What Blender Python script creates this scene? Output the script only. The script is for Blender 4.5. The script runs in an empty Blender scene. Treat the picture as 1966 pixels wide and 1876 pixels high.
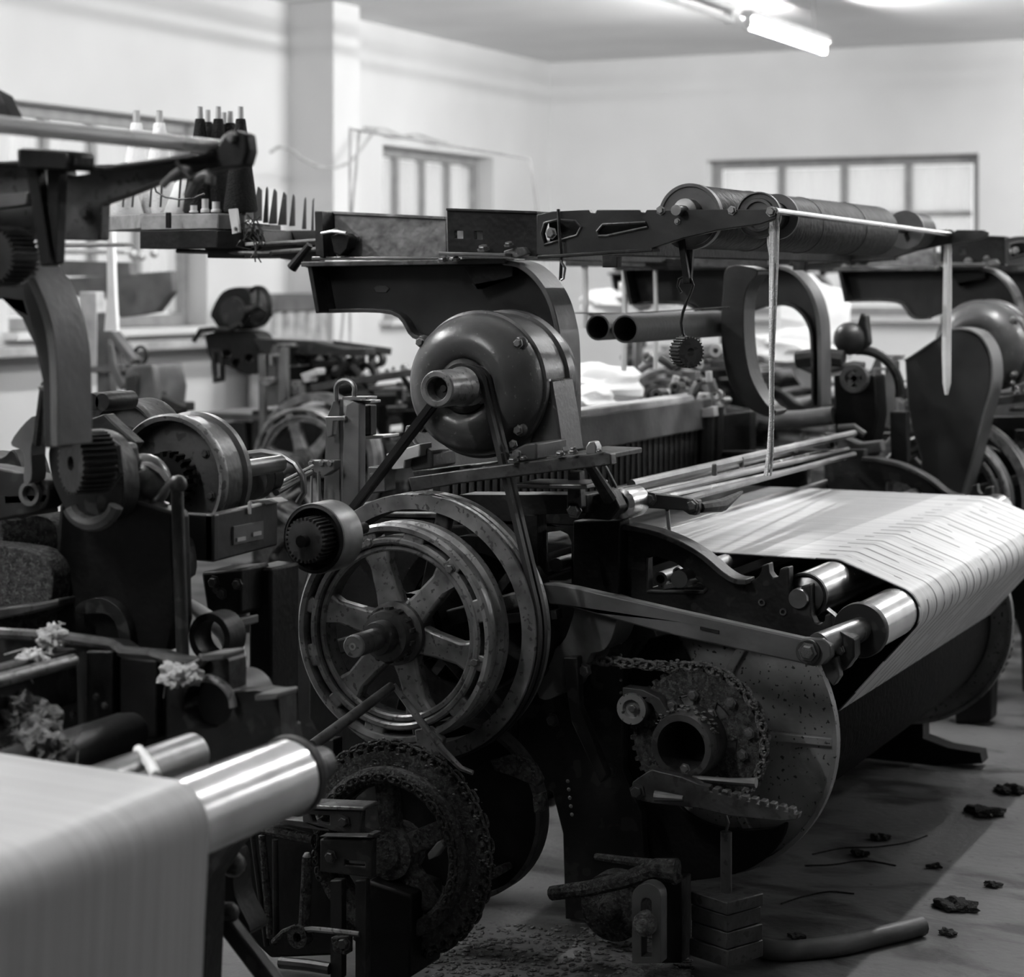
import bpy, bmesh, math, random
from mathutils import Vector, Matrix, Euler
from mathutils.geometry import tessellate_polygon
random.seed(7)
SC = bpy.context.scene
COL = SC.collection
# ---------------------------------------------------------------- camera
# The looms stand parallel to the long wall: world +Y runs along a loom's width,
# +X from its weaving side to its warp side.  The camera is level, 1.48 m up.
FPX, PCX, HORY, EYE = 4000.0, 983.0, 540.0, 1.48
TH = math.radians(25.6)
CT, ST = math.cos(TH), math.sin(TH)
cam_d = bpy.data.cameras.new('camera')
cam = bpy.data.objects.new('camera', cam_d)
COL.objects.link(cam)
cam.location = (0, 0, EYE)
cam.rotation_euler = (math.pi / 2, 0, TH)
cam_d.sensor_width = 36.0
cam_d.lens = 36.0 * FPX / 1966.0
cam_d.shift_x = 0.0
cam_d.shift_y = (HORY - 938.0) / 1966.0
cam_d.clip_start = 0.1
cam_d.dof.use_dof = True
cam_d.dof.focus_distance = 4.45
cam_d.dof.aperture_fstop = 4.0
SC.camera = cam
# ---------------------------------------------------------------- sky, exposure
world = bpy.data.worlds.new('sky')
SC.world = world
world.use_nodes = True
wn = world.node_tree.nodes['Background']
wn.inputs[0].default_value = (0.9, 0.9, 0.9, 1)
wn.inputs[1].default_value = 1.15
SC.view_settings.view_transform = 'Standard'
SC.view_settings.look = 'None'
SC.view_settings.gamma = 1.0
SC.view_settings.use_curve_mapping = False
SC.view_settings.exposure = 0.0
SC.cycles.max_bounces = 4; SC.cycles.diffuse_bounces = 3; SC.cycles.glossy_bounces = 3; SC.cycles.transmission_bounces = 3; SC.cycles.transparent_max_bounces = 4
SC.cycles.use_adaptive_sampling = True; SC.cycles.adaptive_threshold = 0.05; SC.cycles.use_light_tree = False
SC.cycles.caustics_reflective = False; SC.cycles.caustics_refractive = False
TUBE = 290.0       # emission of the fluorescent tubes (used in the lamp's builder)

# ---------------------------------------------------------------- projection helpers
def P(px, py, Y):
    """the point of the plane y = Y that the photograph shows at (px, py)"""
    u = (px - PCX) / FPX; v = (HORY - py) / FPX
    d = Y / (CT + u * ST)
    return Vector((d * (-ST + u * CT), Y, EYE + d * v))
def PX(px, py, X):
    u = (px - PCX) / FPX; v = (HORY - py) / FPX
    d = X / (-ST + u * CT)
    return Vector((X, d * (CT + u * ST), EYE + d * v))
def PZ(px, py, Z):
    u = (px - PCX) / FPX; v = (HORY - py) / FPX
    d = (Z - EYE) / v
    return Vector((d * (-ST + u * CT), d * (CT + u * ST), Z))
def S(px, Y):
    """metres per photograph pixel in the plane y = Y near column px"""
    u = (px - PCX) / FPX
    return Y / (CT + u * ST) / FPX
V = Vector
# ---------------------------------------------------------------- materials
MATS = {}
def mat(name, base, rough=0.5, metal=0.0, var=0.35, scale=9.0, bump=0.15, bscale=60.0, spots=0.0, spot_v=0.3, sscale=25.0, spec=0.5):
    if name in MATS: return MATS[name]
    m = bpy.data.materials.new(name); m.use_nodes = True
    nt = m.node_tree; N = nt.nodes; L = nt.links
    b = N['Principled BSDF']
    tc = N.new('ShaderNodeTexCoord')
    n1 = N.new('ShaderNodeTexNoise'); n1.inputs['Scale'].default_value = scale; n1.inputs['Detail'].default_value = 2.5
    L.new(tc.outputs['Object'], n1.inputs['Vector'])
    cr = N.new('ShaderNodeValToRGB')
    lo = base * (1 - var); hi = base * (1 + var)
    cr.color_ramp.elements[0].position = 0.3; cr.color_ramp.elements[0].color = (lo, lo, lo, 1)
    cr.color_ramp.elements[1].position = 0.7; cr.color_ramp.elements[1].color = (hi, hi, hi, 1)
    L.new(n1.outputs['Fac'], cr.inputs['Fac'])
    out = cr.outputs['Color']
    if spots > 0:
        n3 = N.new('ShaderNodeTexNoise'); n3.inputs['Scale'].default_value = sscale; n3.inputs['Detail'].default_value = 1.5
        L.new(tc.outputs['Object'], n3.inputs['Vector'])
        c3 = N.new('ShaderNodeValToRGB')
        c3.color_ramp.elements[0].position = 0.70 - spots * 0.5; c3.color_ramp.elements[0].color = (0, 0, 0, 1)
        c3.color_ramp.elements[1].position = 0.74 - spots * 0.5; c3.color_ramp.elements[1].color = (1, 1, 1, 1)
        L.new(n3.outputs['Fac'], c3.inputs['Fac'])
        mx = N.new('ShaderNodeMixRGB'); mx.inputs['Color2'].default_value = (spot_v, spot_v, spot_v, 1)
        L.new(c3.outputs['Color'], mx.inputs['Fac']); L.new(out, mx.inputs['Color1'])
        out = mx.outputs['Color']
    L.new(out, b.inputs['Base Color'])
    b.inputs['Metallic'].default_value = metal
    b.inputs['Specular IOR Level'].default_value = spec
    mr = N.new('ShaderNodeMapRange'); mr.inputs['To Min'].default_value = max(0.04, rough - 0.12); mr.inputs['To Max'].default_value = min(1, rough + 0.12)
    L.new(n1.outputs['Fac'], mr.inputs['Value']); L.new(mr.outputs['Result'], b.inputs['Roughness'])
    if bump > 0:
        n2 = N.new('ShaderNodeTexNoise'); n2.inputs['Scale'].default_value = bscale; n2.inputs['Detail'].default_value = 1.0
        L.new(tc.outputs['Object'], n2.inputs['Vector'])
        bp = N.new('ShaderNodeBump'); bp.inputs['Strength'].default_value = bump; bp.inputs['Distance'].default_value = 0.01
        L.new(n2.outputs['Fac'], bp.inputs['Height']); L.new(bp.outputs['Normal'], b.inputs['Normal'])
    MATS[name] = m
    return m
M_BLACK = mat('black_oily_iron', 0.005, 0.5, 0.0, 0.5, spec=0.2)
M_DARK = mat('dark_cast_iron', 0.013, 0.5, 0.0, 0.5, spots=0.22, spot_v=0.03, spec=0.28)
M_IRON = mat('grey_cast_iron', 0.045, 0.48, 0.2, 0.55, scale=16, spots=0.22, spot_v=0.025, sscale=60)
M_WHEEL = mat('worn_wheel_iron', 0.20, 0.36, 0.4, 0.45, scale=18, spots=0.2, spot_v=0.09, sscale=85)
M_PAINT = mat('dark_machine_paint', 0.020, 0.42, 0.0, 0.35, bump=0.06, spec=0.35)
M_MOTOR = mat('grey_motor_paint', 0.065, 0.32, 0.0, 0.35, bump=0.05, bscale=90, spots=0.05, spot_v=0.13, sscale=90)
M_STEEL = mat('bright_steel', 0.62, 0.24, 1.0, 0.2, bump=0.03)
M_DSTEEL = mat('dull_steel', 0.24, 0.38, 0.9, 0.35, bump=0.08)
M_ALU = mat('cast_alloy', 0.24, 0.5, 0.35, 0.35, spots=0.12, spot_v=0.04, sscale=95)
M_RUST = mat('rusty_plate', 0.16, 0.65, 0.1, 0.55, scale=22, bump=0.3)
M_RUBBER = mat('black_rubber', 0.016, 0.55, 0.0, 0.3, bump=0.05)
M_LINT = mat('grey_lint', 0.13, 0.95, 0.0, 0.4, scale=60, bump=0.8, bscale=160, spec=0.1)
M_DUST = mat('lint_caked_iron', 0.042, 0.9, 0.0, 0.6, scale=70, bump=0.35, bscale=220, spots=0.3, spot_v=0.075, sscale=120, spec=0.15)
M_WOOD = mat('grey_wood', 0.20, 0.75, 0.0, 0.35, scale=18, bump=0.2)
M_WOODD = mat('dark_wood', 0.05, 0.7, 0.0, 0.4, scale=18, bump=0.2)
M_YARNW = mat('white_yarn', 0.88, 0.85, 0.0, 0.08, bump=0.5, bscale=300, spec=0.15)
M_YARNB = mat('black_yarn', 0.012, 0.85, 0.0, 0.3, bump=0.5, bscale=300, spec=0.15)
M_PULLEY = mat('pulley_paint', 0.045, 0.42, 0.0, 0.45, spots=0.15, spot_v=0.015, sscale=40)
M_BAR = mat('glare_pale_bar', 0.72, 0.3, 0.3, 0.1, bump=0.02)  # pale colour stands in for lamp glare on the bar
M_CARD = mat('pale_card', 0.45, 0.7, 0.0, 0.15, bump=0.1)
M_WHITE = mat('white_enamel', 0.75, 0.45, 0.0, 0.08, bump=0.05)
M_PALE = mat('pale_worn_paint', 0.42, 0.6, 0.0, 0.3, bump=0.15)
M_MID = mat('mid_grey_paint', 0.085, 0.5, 0.0, 0.4, bump=0.1)
M_ROLL = mat('dark_roller_cover', 0.011, 0.55, 0.0, 0.4, scale=30, bump=0.3, spec=0.12)
M_WBEAM = mat('dark_wound_beam', 0.006, 0.8, 0.0, 0.4, scale=20, bump=0.3, spec=0.08)

# ---------------------------------------------------------------- mesh builder
def wloc(o):
    v = Vector((0, 0, 0))
    while o is not None:
        v = v + o.location; o = o.parent
    return v
def frame_of(d):
    d = d.normalized()
    a = Vector((0, 0, 1)) if abs(d.z) < 0.9 else Vector((1, 0, 0))
    x = a.cross(d).normalized(); y = d.cross(x).normalized()
    return x, y, d
class MB:
    def __init__(s): s.v = []; s.f = []
    def add(s, vs, fs):
        o = len(s.v); s.v += [Vector(v) for v in vs]; s.f += [tuple(i + o for i in f) for f in fs]; return s
    def box(s, c, size, rot=None):
        hx, hy, hz = size[0] / 2, size[1] / 2, size[2] / 2
        vs = [Vector((x, y, z)) for x in (-hx, hx) for y in (-hy, hy) for z in (-hz, hz)]
        if rot is not None:
            R = Euler(rot).to_matrix() if not isinstance(rot, Matrix) else rot
            vs = [R @ v for v in vs]
        return s.add([v + Vector(c) for v in vs], [(0, 1, 3, 2), (4, 6, 7, 5), (0, 4, 5, 1), (2, 3, 7, 6), (0, 2, 6, 4), (1, 5, 7, 3)])
    def bar(s, p0, p1, w, h, side=None):
        """rectangular bar from p0 to p1; w is measured along `side` (default: horizontal)"""
        p0 = Vector(p0); p1 = Vector(p1); d = (p1 - p0).normalized()
        if side is None:
            side = d.cross(Vector((0, 0, 1)))
            if side.length < 1e-3: side = Vector((1, 0, 0))
        side = (Vector(side) - d * d.dot(Vector(side))).normalized(); up = side.cross(d)
        vs = []
        for p in (p0, p1):
            for a, b in ((-1, -1), (1, -1), (1, 1), (-1, 1)):
                vs.append(p + side * (a * w / 2) + up * (b * h / 2))
        return s.add(vs, [(3, 2, 1, 0), (4, 5, 6, 7), (0, 1, 5, 4), (1, 2, 6, 5), (2, 3, 7, 6), (3, 0, 4, 7)])
    def prism(s, pts, Y0, Y1, holes=()):
        """pts / holes are (x, z) outlines, extruded from y = Y0 to Y1"""
        loops = [list(pts)] + [list(h) for h in holes]
        flat = [p for l in loops for p in l]; n = len(flat)
        tris = tessellate_polygon([[Vector((p[0], p[1], 0)) for p in l] for l in loops])
        vs = [Vector((p[0], Y0, p[1])) for p in flat] + [Vector((p[0], Y1, p[1])) for p in flat]
        fs = []
        for t in tris:
            a, b, c = [Vector((flat[i][0], flat[i][1], 0)) for i in t]
            if (b - a).cross(c - a).z < 0: t = (t[0], t[2], t[1])
            fs.append(tuple(t)); fs.append((t[2] + n, t[1] + n, t[0] + n))
        o = 0
        for k, l in enumerate(loops):
            m = len(l)
            A = sum(l[i][0] * l[(i + 1) % m][1] - l[(i + 1) % m][0] * l[i][1] for i in range(m))
            ccw = (A > 0) == (k == 0)
            for i in range(m):
                a = o + i; b = o + (i + 1) % m
                fs.append((b, a, a + n, b + n) if ccw else (a, b, b + n, a + n))
            o += m
        return s.add(vs, fs)
    def plate(s, pts, Y, t, holes=()):
        """outline in photograph pixels, standing in the plane y = Y, t thick away from the camera"""
        c = lambda l: [(q.x, q.z) for q in (P(a, b, Y) for a, b in l)]
        return s.prism(c(pts), Y, Y + t, [c(h) for h in holes])
    def lathe(s, c, axis, prof, n=32, closed=False):
        """prof: list of (radius, distance along axis)"""
        c = Vector(c); x, y, d = frame_of(Vector(axis)); m = len(prof)
        vs = []
        for r, h in prof:
            for k in range(n):
                a = 2 * math.pi * k / n
                vs.append(c + d * h + (x * math.cos(a) + y * math.sin(a)) * max(r, 1e-5))
        fs = []
        for i in range(m if closed else m - 1):
            i2 = (i + 1) % m
            for k in range(n):
                k2 = (k + 1) % n
                fs.append((i * n + k, i * n + k2, i2 * n + k2, i2 * n + k))
        s.add(vs, fs)
        return s
    def cyl(s, p0, p1, r, r1=None, n=16):
        p0 = Vector(p0); p1 = Vector(p1); L = (p1 - p0).length
        r1 = r if r1 is None else r1
        return s.lathe(p0, p1 - p0, [(0, 0), (r, 0), (r1, L), (0, L)], n)
    def disc(s, px, py, rpx, Y, t, n=40, hole=0):
        """a disc or ring facing the camera side, its near face in the plane y = Y"""
        c = P(px, py, Y); k = S(px, Y); r = rpx * k
        if hole: return s.lathe(c, (0, 1, 0), [(hole * k, 0), (r, 0), (r, t), (hole * k, t)], n, True)
        return s.lathe(c, (0, 1, 0), [(0, 0), (r, 0), (r, t), (0, t)], n)
    def tube(s, pts, r, n=8, closed=False, caps=True):
        pts = [Vector(p) for p in pts]; m = len(pts)
        rs = r if isinstance(r, (list, tuple)) else [r] * m
        prev = None; vs = []
        for i, p in enumerate(pts):
            a = pts[i - 1] if (i > 0 or closed) else p
            b = pts[(i + 1) % m] if (i < m - 1 or closed) else p
            d = (b - a).normalized()
            if prev is None: x, y, _ = frame_of(d)
            else:
                x = (prev - d * prev.dot(d)).normalized(); y = d.cross(x)
            prev = x
            for k in range(n):
                g = 2 * math.pi * k / n
                vs.append(p + (x * math.cos(g) + y * math.sin(g)) * rs[i])
        fs = []
        for i in range(m if closed else m - 1):
            j = (i + 1) % m
            for k in range(n):
                k2 = (k + 1) % n
                fs.append((i * n + k, i * n + k2, j * n + k2, j * n + k))
        if caps and not closed:
            fs.append(tuple(reversed(range(n)))); fs.append(tuple((m - 1) * n + k for k in range(n)))
        return s.add(vs, fs)
    def gear(s, c, axis_y0, axis_y1, r, teeth, depth, hole=0.0, fill=0.5, phase=0.0):
        pts = []
        for i in range(teeth):
            a0 = 2 * math.pi * (i + phase) / teeth; st = 2 * math.pi / teeth
            for q, rr in ((0, r - depth), (0.5 - fill / 2, r - depth), (0.5 - fill / 3, r), (0.5 + fill / 3, r), (0.5 + fill / 2, r - depth)):
                a = a0 + q * st; pts.append((c[0] + rr * math.cos(a), c[1] + rr * math.sin(a)))
        hs = []
        if hole > 0: hs = [[(c[0] + hole * math.cos(2 * math.pi * k / 24), c[1] + hole * math.sin(2 * math.pi * k / 24)) for k in range(24)]]
        return s.prism(pts, axis_y0, axis_y1, hs)
    def sphere(s, c, r, n=12, sq=(1, 1, 1)):
        c = Vector(c); vs = []; fs = []
        m = max(4, n // 2)
        for i in range(m + 1):
            t = math.pi * i / m
            for k in range(n):
                a = 2 * math.pi * k / n
                vs.append(c + Vector((r * sq[0] * math.sin(t) * math.cos(a), r * sq[1] * math.sin(t) * math.sin(a), r * sq[2] * math.cos(t))))
        for i in range(m):
            for k in range(n):
                k2 = (k + 1) % n
                fs.append((i * n + k, (i + 1) * n + k, (i + 1) * n + k2, i * n + k2))
        return s.add(vs, fs)
    def strip(s, pts, w, t):
        """continuous flat bar along a path in an x-z plane, w wide along y, t thick, mitred"""
        pts = [Vector(p) for p in pts]; n = len(pts); vs = []
        # refine with a Catmull-Rom curve
        fine = []
        for i in range(n - 1):
            a, b, c, d = pts[max(0, i - 1)], pts[i], pts[i + 1], pts[min(n - 1, i + 2)]
            for u in (0, 0.2, 0.4, 0.6, 0.8):
                fine.append(0.5 * (2 * b + (c - a) * u + (2 * a - 5 * b + 4 * c - d) * u * u + (3 * b - a - 3 * c + d) * u ** 3))
        fine.append(pts[-1]); m = len(fine)
        for i, p in enumerate(fine):
            d = (fine[min(m - 1, i + 1)] - fine[max(0, i - 1)]); d.y = 0; d.normalize(); nr = Vector((-d.z, 0, d.x))
            for a, b in ((-1, -1), (1, -1), (1, 1), (-1, 1)): vs.append(p + Vector((0, a * w / 2, 0)) + nr * (b * t / 2))
        fs = [(3, 2, 1, 0), tuple((m - 1) * 4 + k for k in range(4))]
        for i in range(m - 1):
            for k in range(4): fs.append((i * 4 + k, i * 4 + (k + 1) % 4, (i + 1) * 4 + (k + 1) % 4, (i + 1) * 4 + k))
        return s.add(vs, fs)
    def mesh(s, name, origin=(0, 0, 0), smooth=35):
        o = Vector(origin)
        me = bpy.data.meshes.new(name)
        me.from_pydata([v - o for v in s.v], [], s.f)
        bm = bmesh.new(); bm.from_mesh(me)
        bmesh.ops.remove_doubles(bm, verts=bm.verts, dist=1e-5)
        bmesh.ops.dissolve_degenerate(bm, edges=bm.edges, dist=1e-6)
        bmesh.ops.recalc_face_normals(bm, faces=bm.faces)
        bm.to_mesh(me); bm.free()
        if smooth:
            me.shade_smooth(); me.set_sharp_from_angle(angle=math.radians(smooth))
        return me
    def part(s, name, m, parent, bevel=0.0, label=None, smooth=35, kind=None):
        me = s.mesh(name, wloc(parent), smooth)
        return link(name, me, m, parent, bevel, label, kind)
    def thing(s, name, m, label, cat, group=None, kind=None, bevel=0.0, smooth=35, origin=None):
        if origin is None:
            xs = [v.x for v in s.v]; ys = [v.y for v in s.v]; zs = [v.z for v in s.v]
            origin = ((min(xs) + max(xs)) / 2, (min(ys) + max(ys)) / 2, min(zs))
        me = s.mesh(name, origin, smooth)
        o = link(name, me, m, None, bevel)
        o.location = origin
        return tag(o, label, cat, group, kind)
def link(name, me, m, parent, bevel=0.0, label=None, kind=None):
    o = bpy.data.objects.new(name, me); COL.objects.link(o)
    if m is not None and not me.materials: me.materials.append(m)
    if parent is not None: o.parent = parent
    if bevel > 0:
        b = o.modifiers.new('bevel', 'BEVEL'); b.width = bevel; b.segments = 2; b.limit_method = 'ANGLE'; b.angle_limit = math.radians(40)
        b.harden_normals = False
    if label: o['label'] = label
    if kind: o['kind'] = kind
    return o
def tag(o, label=None, cat=None, group=None, kind=None):
    if label: o['label'] = label
    if cat: o['category'] = cat
    if group: o['group'] = group
    if kind: o['kind'] = kind
    return o
def root(name, loc, label, cat, group=None):
    o = bpy.data.objects.new(name, None); COL.objects.link(o)
    o.empty_display_size = 0.1
    o.location = loc
    return tag(o, label, cat, group)
def inst(name, me, m, parent, loc, rot=None, scale=None, label=None):
    """a piece with shared mesh data at a world position under its parent"""
    o = link(name, me, m, parent, 0.0, label)
    o.location = Vector(loc) - wloc(parent)
    if rot is not None: o.rotation_euler = rot
    if scale is not None: o.scale = scale
    return o
def copy_tree(o, parent=None, shift=(0, 0, 0)):
    c = o.copy(); COL.objects.link(c); c.parent = parent
    if parent is None: c.location = o.location + Vector(shift)
    for ch in o.children: copy_tree(ch, c)
    return c
# shared small hardware, heads face -Y (towards the aisle the picture is taken from)
_b = MB(); _b.lathe((0, 0, 0), (0, 1, 0), [(0, -0.7), (0.8, -0.7), (0.95, -0.55), (0.95, 0), (1.35, 0), (1.35, 0.18), (0, 0.18)], 6)
ME_BOLT = _b.mesh('bolt', smooth=30); ME_BOLT.materials.append(M_DSTEEL)
_b = MB(); _b.lathe((0, 0, 0), (0, 1, 0), [(0, -0.5), (0.45, -0.42), (0.8, -0.2), (0.95, 0), (0, 0.1)], 16)
ME_RIVET = _b.mesh('rivet'); ME_RIVET.materials.append(M_DSTEEL)
ME_DBOLT = ME_BOLT.copy(); ME_DBOLT.materials.clear(); ME_DBOLT.materials.append(M_IRON)
def bolt(parent, px, py, Y, rpx, me=None, rot=None, name='bolt'):
    k = S(px, Y) * rpx
    return inst(name, me or ME_BOLT, None, parent, P(px, py, Y), rot or (0, random.random(), 0), (k, k, k))
def cm(pts, n=4):
    """closed Catmull-Rom through an outline: cast corners are round"""
    out = []; N = len(pts)
    for i in range(N):
        a, b, c, d = pts[i - 1], pts[i], pts[(i + 1) % N], pts[(i + 2) % N]
        for k in range(n):
            u = k / n
            out.append(tuple(0.5 * (2 * b[j] + (c[j] - a[j]) * u + (2 * a[j] - 5 * b[j] + 4 * c[j] - d[j]) * u * u + (3 * b[j] - a[j] - 3 * c[j] + d[j]) * u ** 3) for j in (0, 1)))
    return out
def arc(cx, cy, r, a0, a1, n):
    """pixel points of an arc; degrees, 0 = right, 90 = up"""
    return [(cx + r * math.cos(math.radians(a0 + (a1 - a0) * i / n)), cy - r * math.sin(math.radians(a0 + (a1 - a0) * i / n))) for i in range(n + 1)]
# ================================================================ the room
WX, WY, CEIL = -7.5, 16.4, 3.37
RX, BY = 5.5, -5.0
# plaster with faint stains below the ceiling
def plaster(name, base, stain=0.8):
    m = mat(name, base, 0.9, 0.0, 0.05, scale=1.2, bump=0.05, bscale=30, spec=0.2)
    return m
M_WALL = plaster('white_plaster', 0.73)
M_WALLG = plaster('grey_plaster', 0.32)
M_CEIL = plaster('ceiling_plaster', 0.82)
def make_floor_mat():
    m = bpy.data.materials.new('concrete_floor'); m.use_nodes = True
    nt = m.node_tree; N = nt.nodes; L = nt.links; b = N['Principled BSDF']
    tc = N.new('ShaderNodeTexCoord')
    def noise(sc, det, dist=0.0, vec=None):
        n = N.new('ShaderNodeTexNoise'); n.inputs['Scale'].default_value = sc; n.inputs['Detail'].default_value = det
        n.inputs['Distortion'].default_value = dist
        L.new(vec or tc.outputs['Object'], n.inputs['Vector']); return n.outputs['Fac']
    def ramp(f, p0, p1, c0, c1):
        r = N.new('ShaderNodeValToRGB'); r.color_ramp.elements[0].position = p0; r.color_ramp.elements[1].position = p1
        r.color_ramp.elements[0].color = (c0, c0, c0, 1); r.color_ramp.elements[1].color = (c1, c1, c1, 1)
        L.new(f, r.inputs['Fac']); return r.outputs['Color']
    base = ramp(noise(2.2, 8), 0.3, 0.7, 0.085, 0.145)
    mp = N.new('ShaderNodeMapping'); mp.inputs['Scale'].default_value = (1.0, 1.9, 1); mp.inputs['Rotation'].default_value = (0, 0, 0.3)
    L.new(tc.outputs['Object'], mp.inputs['Vector'])
    st = ramp(noise(2.1, 9, 1.6, mp.outputs['Vector']), 0.50, 0.64, 0.0, 0.85)
    mx = N.new('ShaderNodeMixRGB'); mx.inputs['Color2'].default_value = (0.022, 0.022, 0.022, 1)
    L.new(st, mx.inputs['Fac']); L.new(base, mx.inputs['Color1'])
    sp = ramp(noise(30, 3), 0.66, 0.72, 0.0, 0.7)
    mx2 = N.new('ShaderNodeMixRGB'); mx2.inputs['Color2'].default_value = (0.018, 0.018, 0.018, 1)
    L.new(sp, mx2.inputs['Fac']); L.new(mx.outputs['Color'], mx2.inputs['Color1'])
    L.new(mx2.outputs['Color'], b.inputs['Base Color'])
    b.inputs['Roughness'].default_value = 0.6; b.inputs['Specular IOR Level'].default_value = 0.4
    bp = N.new('ShaderNodeBump'); bp.inputs['Strength'].default_value = 0.25; bp.inputs['Distance'].default_value = 0.01
    L.new(noise(45, 5), bp.inputs['Height']); L.new(bp.outputs['Normal'], b.inputs['Normal'])
    return m
M_FLOOR = make_floor_mat()
def struct(name, mb, m, parent=None, bevel=0.0):
    o = mb.part(name, m, parent, bevel)
    if parent is None: o['kind'] = 'structure'
    return o
struct('floor', MB().box(((WX + RX) / 2, (BY + WY) / 2, -0.1), (RX - WX + 0.6, WY - BY + 0.6, 0.2)), M_FLOOR)
struct('ceiling', MB().box(((WX + RX) / 2, (BY + WY) / 2, CEIL + 0.1), (RX - WX + 0.6, WY - BY + 0.6, 0.2)), M_CEIL)
def wall_with_windows(name, along, fixed, a0, a1, wins, thick=0.3, m=None):
    """along 'y': wall plane x = fixed (outside further from the room); wins = (a, b, z0, z1)"""
    mb = MB(); cuts = sorted(wins)
    sgn = -1 if fixed < 0 else 1
    def blk(a, b, z0, z1):
        if b - a < 1e-4 or z1 - z0 < 1e-4: return
        if along == 'y': mb.box((fixed + sgn * thick / 2, (a + b) / 2, (z0 + z1) / 2), (thick, b - a, z1 - z0))
        else: mb.box(((a + b) / 2, fixed + sgn * thick / 2, (z0 + z1) / 2), (b - a, thick, z1 - z0))
    a = a0
    for (w0, w1, z0, z1) in cuts:
        blk(a, w0, 0, CEIL); blk(w0, w1, 0, z0); blk(w0, w1, z1, CEIL); a = w1
    blk(a, a1, 0, CEIL)
    return struct(name, mb, m or M_WALL)
WZ0, WZ1 = 1.2, 2.49
LW = [(9.2, 11.15, WZ0, WZ1), (13.45, 15.3, WZ0, WZ1), (3.2, 5.2, WZ0, WZ1), (6.2, 8.2, WZ0, WZ1)]
FW = [(-6.06, -3.78, WZ0, WZ1), (-1.6, 0.7, WZ0, WZ1)]
RW = [(10.0, 12.2, WZ0, WZ1)]
wall_with_windows('wall_left', 'y', WX, BY, WY, LW)
wall_with_windows('wall_far', 'x', WY, WX - 0.3, RX + 0.3, FW, m=plaster('lit_plaster', 0.86))  # lighter copy of the plaster, lamp light on this wall put into its colour
wall_with_windows('wall_right', 'y', RX, BY, WY, RW, m=M_WALLG)
struct('wall_back', MB().box(((WX + RX) / 2, BY - 0.15, CEIL / 2), (RX - WX + 0.6, 0.3, CEIL)), M_WALLG)
struct('trim_1', MB().box((WX + 0.175, 12.315, CEIL / 2), (0.35, 0.35, CEIL)), M_WALL)
# glazing: thin frosted panes in grey painted frames
def make_glass():
    m = bpy.data.materials.new('frosted_glass'); m.use_nodes = True
    nt = m.node_tree; N = nt.nodes; L = nt.links
    for n in list(N): N.remove(n)
    o = N.new('ShaderNodeOutputMaterial'); t = N.new('ShaderNodeBsdfTranslucent'); t.inputs[0].default_value = (0.9, 0.9, 0.9, 1)
    tr = N.new('ShaderNodeBsdfTransparent'); tr.inputs[0].default_value = (0.9, 0.9, 0.9, 1)
    g = N.new('ShaderNodeBsdfGlossy'); g.inputs['Roughness'].default_value = 0.25
    tc = N.new('ShaderNodeTexCoord'); w = N.new('ShaderNodeTexNoise'); w.inputs['Scale'].default_value = 3.0
    mp = N.new('ShaderNodeMapping'); mp.inputs['Scale'].default_value = (3, 3, 0.4)
    L.new(tc.outputs['Object'], mp.inputs['Vector']); L.new(mp.outputs['Vector'], w.inputs['Vector'])
    r = N.new('ShaderNodeMapRange'); r.inputs['From Min'].default_value = 0.35; r.inputs['From Max'].default_value = 0.65; r.inputs['To Min'].default_value = 0.25; r.inputs['To Max'].default_value = 0.7
    L.new(w.outputs['Fac'], r.inputs['Value'])
    m1 = N.new('ShaderNodeMixShader'); L.new(r.outputs['Result'], m1.inputs[0]); L.new(t.outputs[0], m1.inputs[1]); L.new(tr.outputs[0], m1.inputs[2])
    m2 = N.new('ShaderNodeMixShader'); m2.inputs[0].default_value = 0.06; L.new(m1.outputs[0], m2.inputs[1]); L.new(g.outputs[0], m2.inputs[2])
    L.new(m2.outputs[0], o.inputs[0])
    return m
M_GLASS = make_glass()
M_FRAME = mat('grey_window_frame', 0.33, 0.6, 0, 0.15, bump=0.05)
def window(idx, along, fixed, w, nx, zbars, depth=0.18):
    a0, a1, z0, z1 = w
    sgn = -1 if fixed < 0 else 1
    c = fixed + sgn * depth
    def B(mb, a, b, za, zb, t, off=0.0):
        if along == 'y': mb.box((c + off, (a + b) / 2, (za + zb) / 2), (t, b - a, zb - za))
        else: mb.box(((a + b) / 2, c + off, (za + zb) / 2), (b - a, t, zb - za))
    f = MB(); fw = 0.07
    B(f, a0, a1, z1 - fw, z1, 0.08); B(f, a0, a1, z0, z0 + fw, 0.08); B(f, a0, a0 + fw, z0 + fw, z1 - fw, 0.08); B(f, a1 - fw, a1, z0 + fw, z1 - fw, 0.08)
    o = struct('window_%d' % idx, f, M_FRAME)
    step = (a1 - a0 - 2 * fw) / nx
    edges_a = [a0 + fw + step * i for i in range(nx + 1)]
    edges_z = [z0 + fw] + list(zbars) + [z1 - fw]
    for e in edges_a[1:-1]:
        m = MB(); B(m, e - 0.028, e + 0.028, z0 + fw, z1 - fw, 0.06); m.part('mullion', M_FRAME, o)
    for z in zbars:
        for i in range(nx):
            m = MB(); B(m, edges_a[i] + 0.03, edges_a[i + 1] - 0.03, z - 0.02, z + 0.02, 0.05); m.part('glazing_bar', M_FRAME, o)
    for i in range(nx):
        for j in range(len(edges_z) - 1):
            m = MB(); B(m, edges_a[i] + 0.025, edges_a[i + 1] - 0.025, edges_z[j] + 0.012, edges_z[j + 1] - 0.012, 0.006); m.part('pane', M_GLASS, o, smooth=0)
    sl = MB(); B(sl, a0 - 0.05, a1 + 0.05, z0 - 0.045, z0, 0.42, -sgn * (depth - 0.1)); sl.part('window_sill', M_WALL, o)
    return o
window(1, 'y', WX, LW[0], 4, (1.95,))
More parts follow.
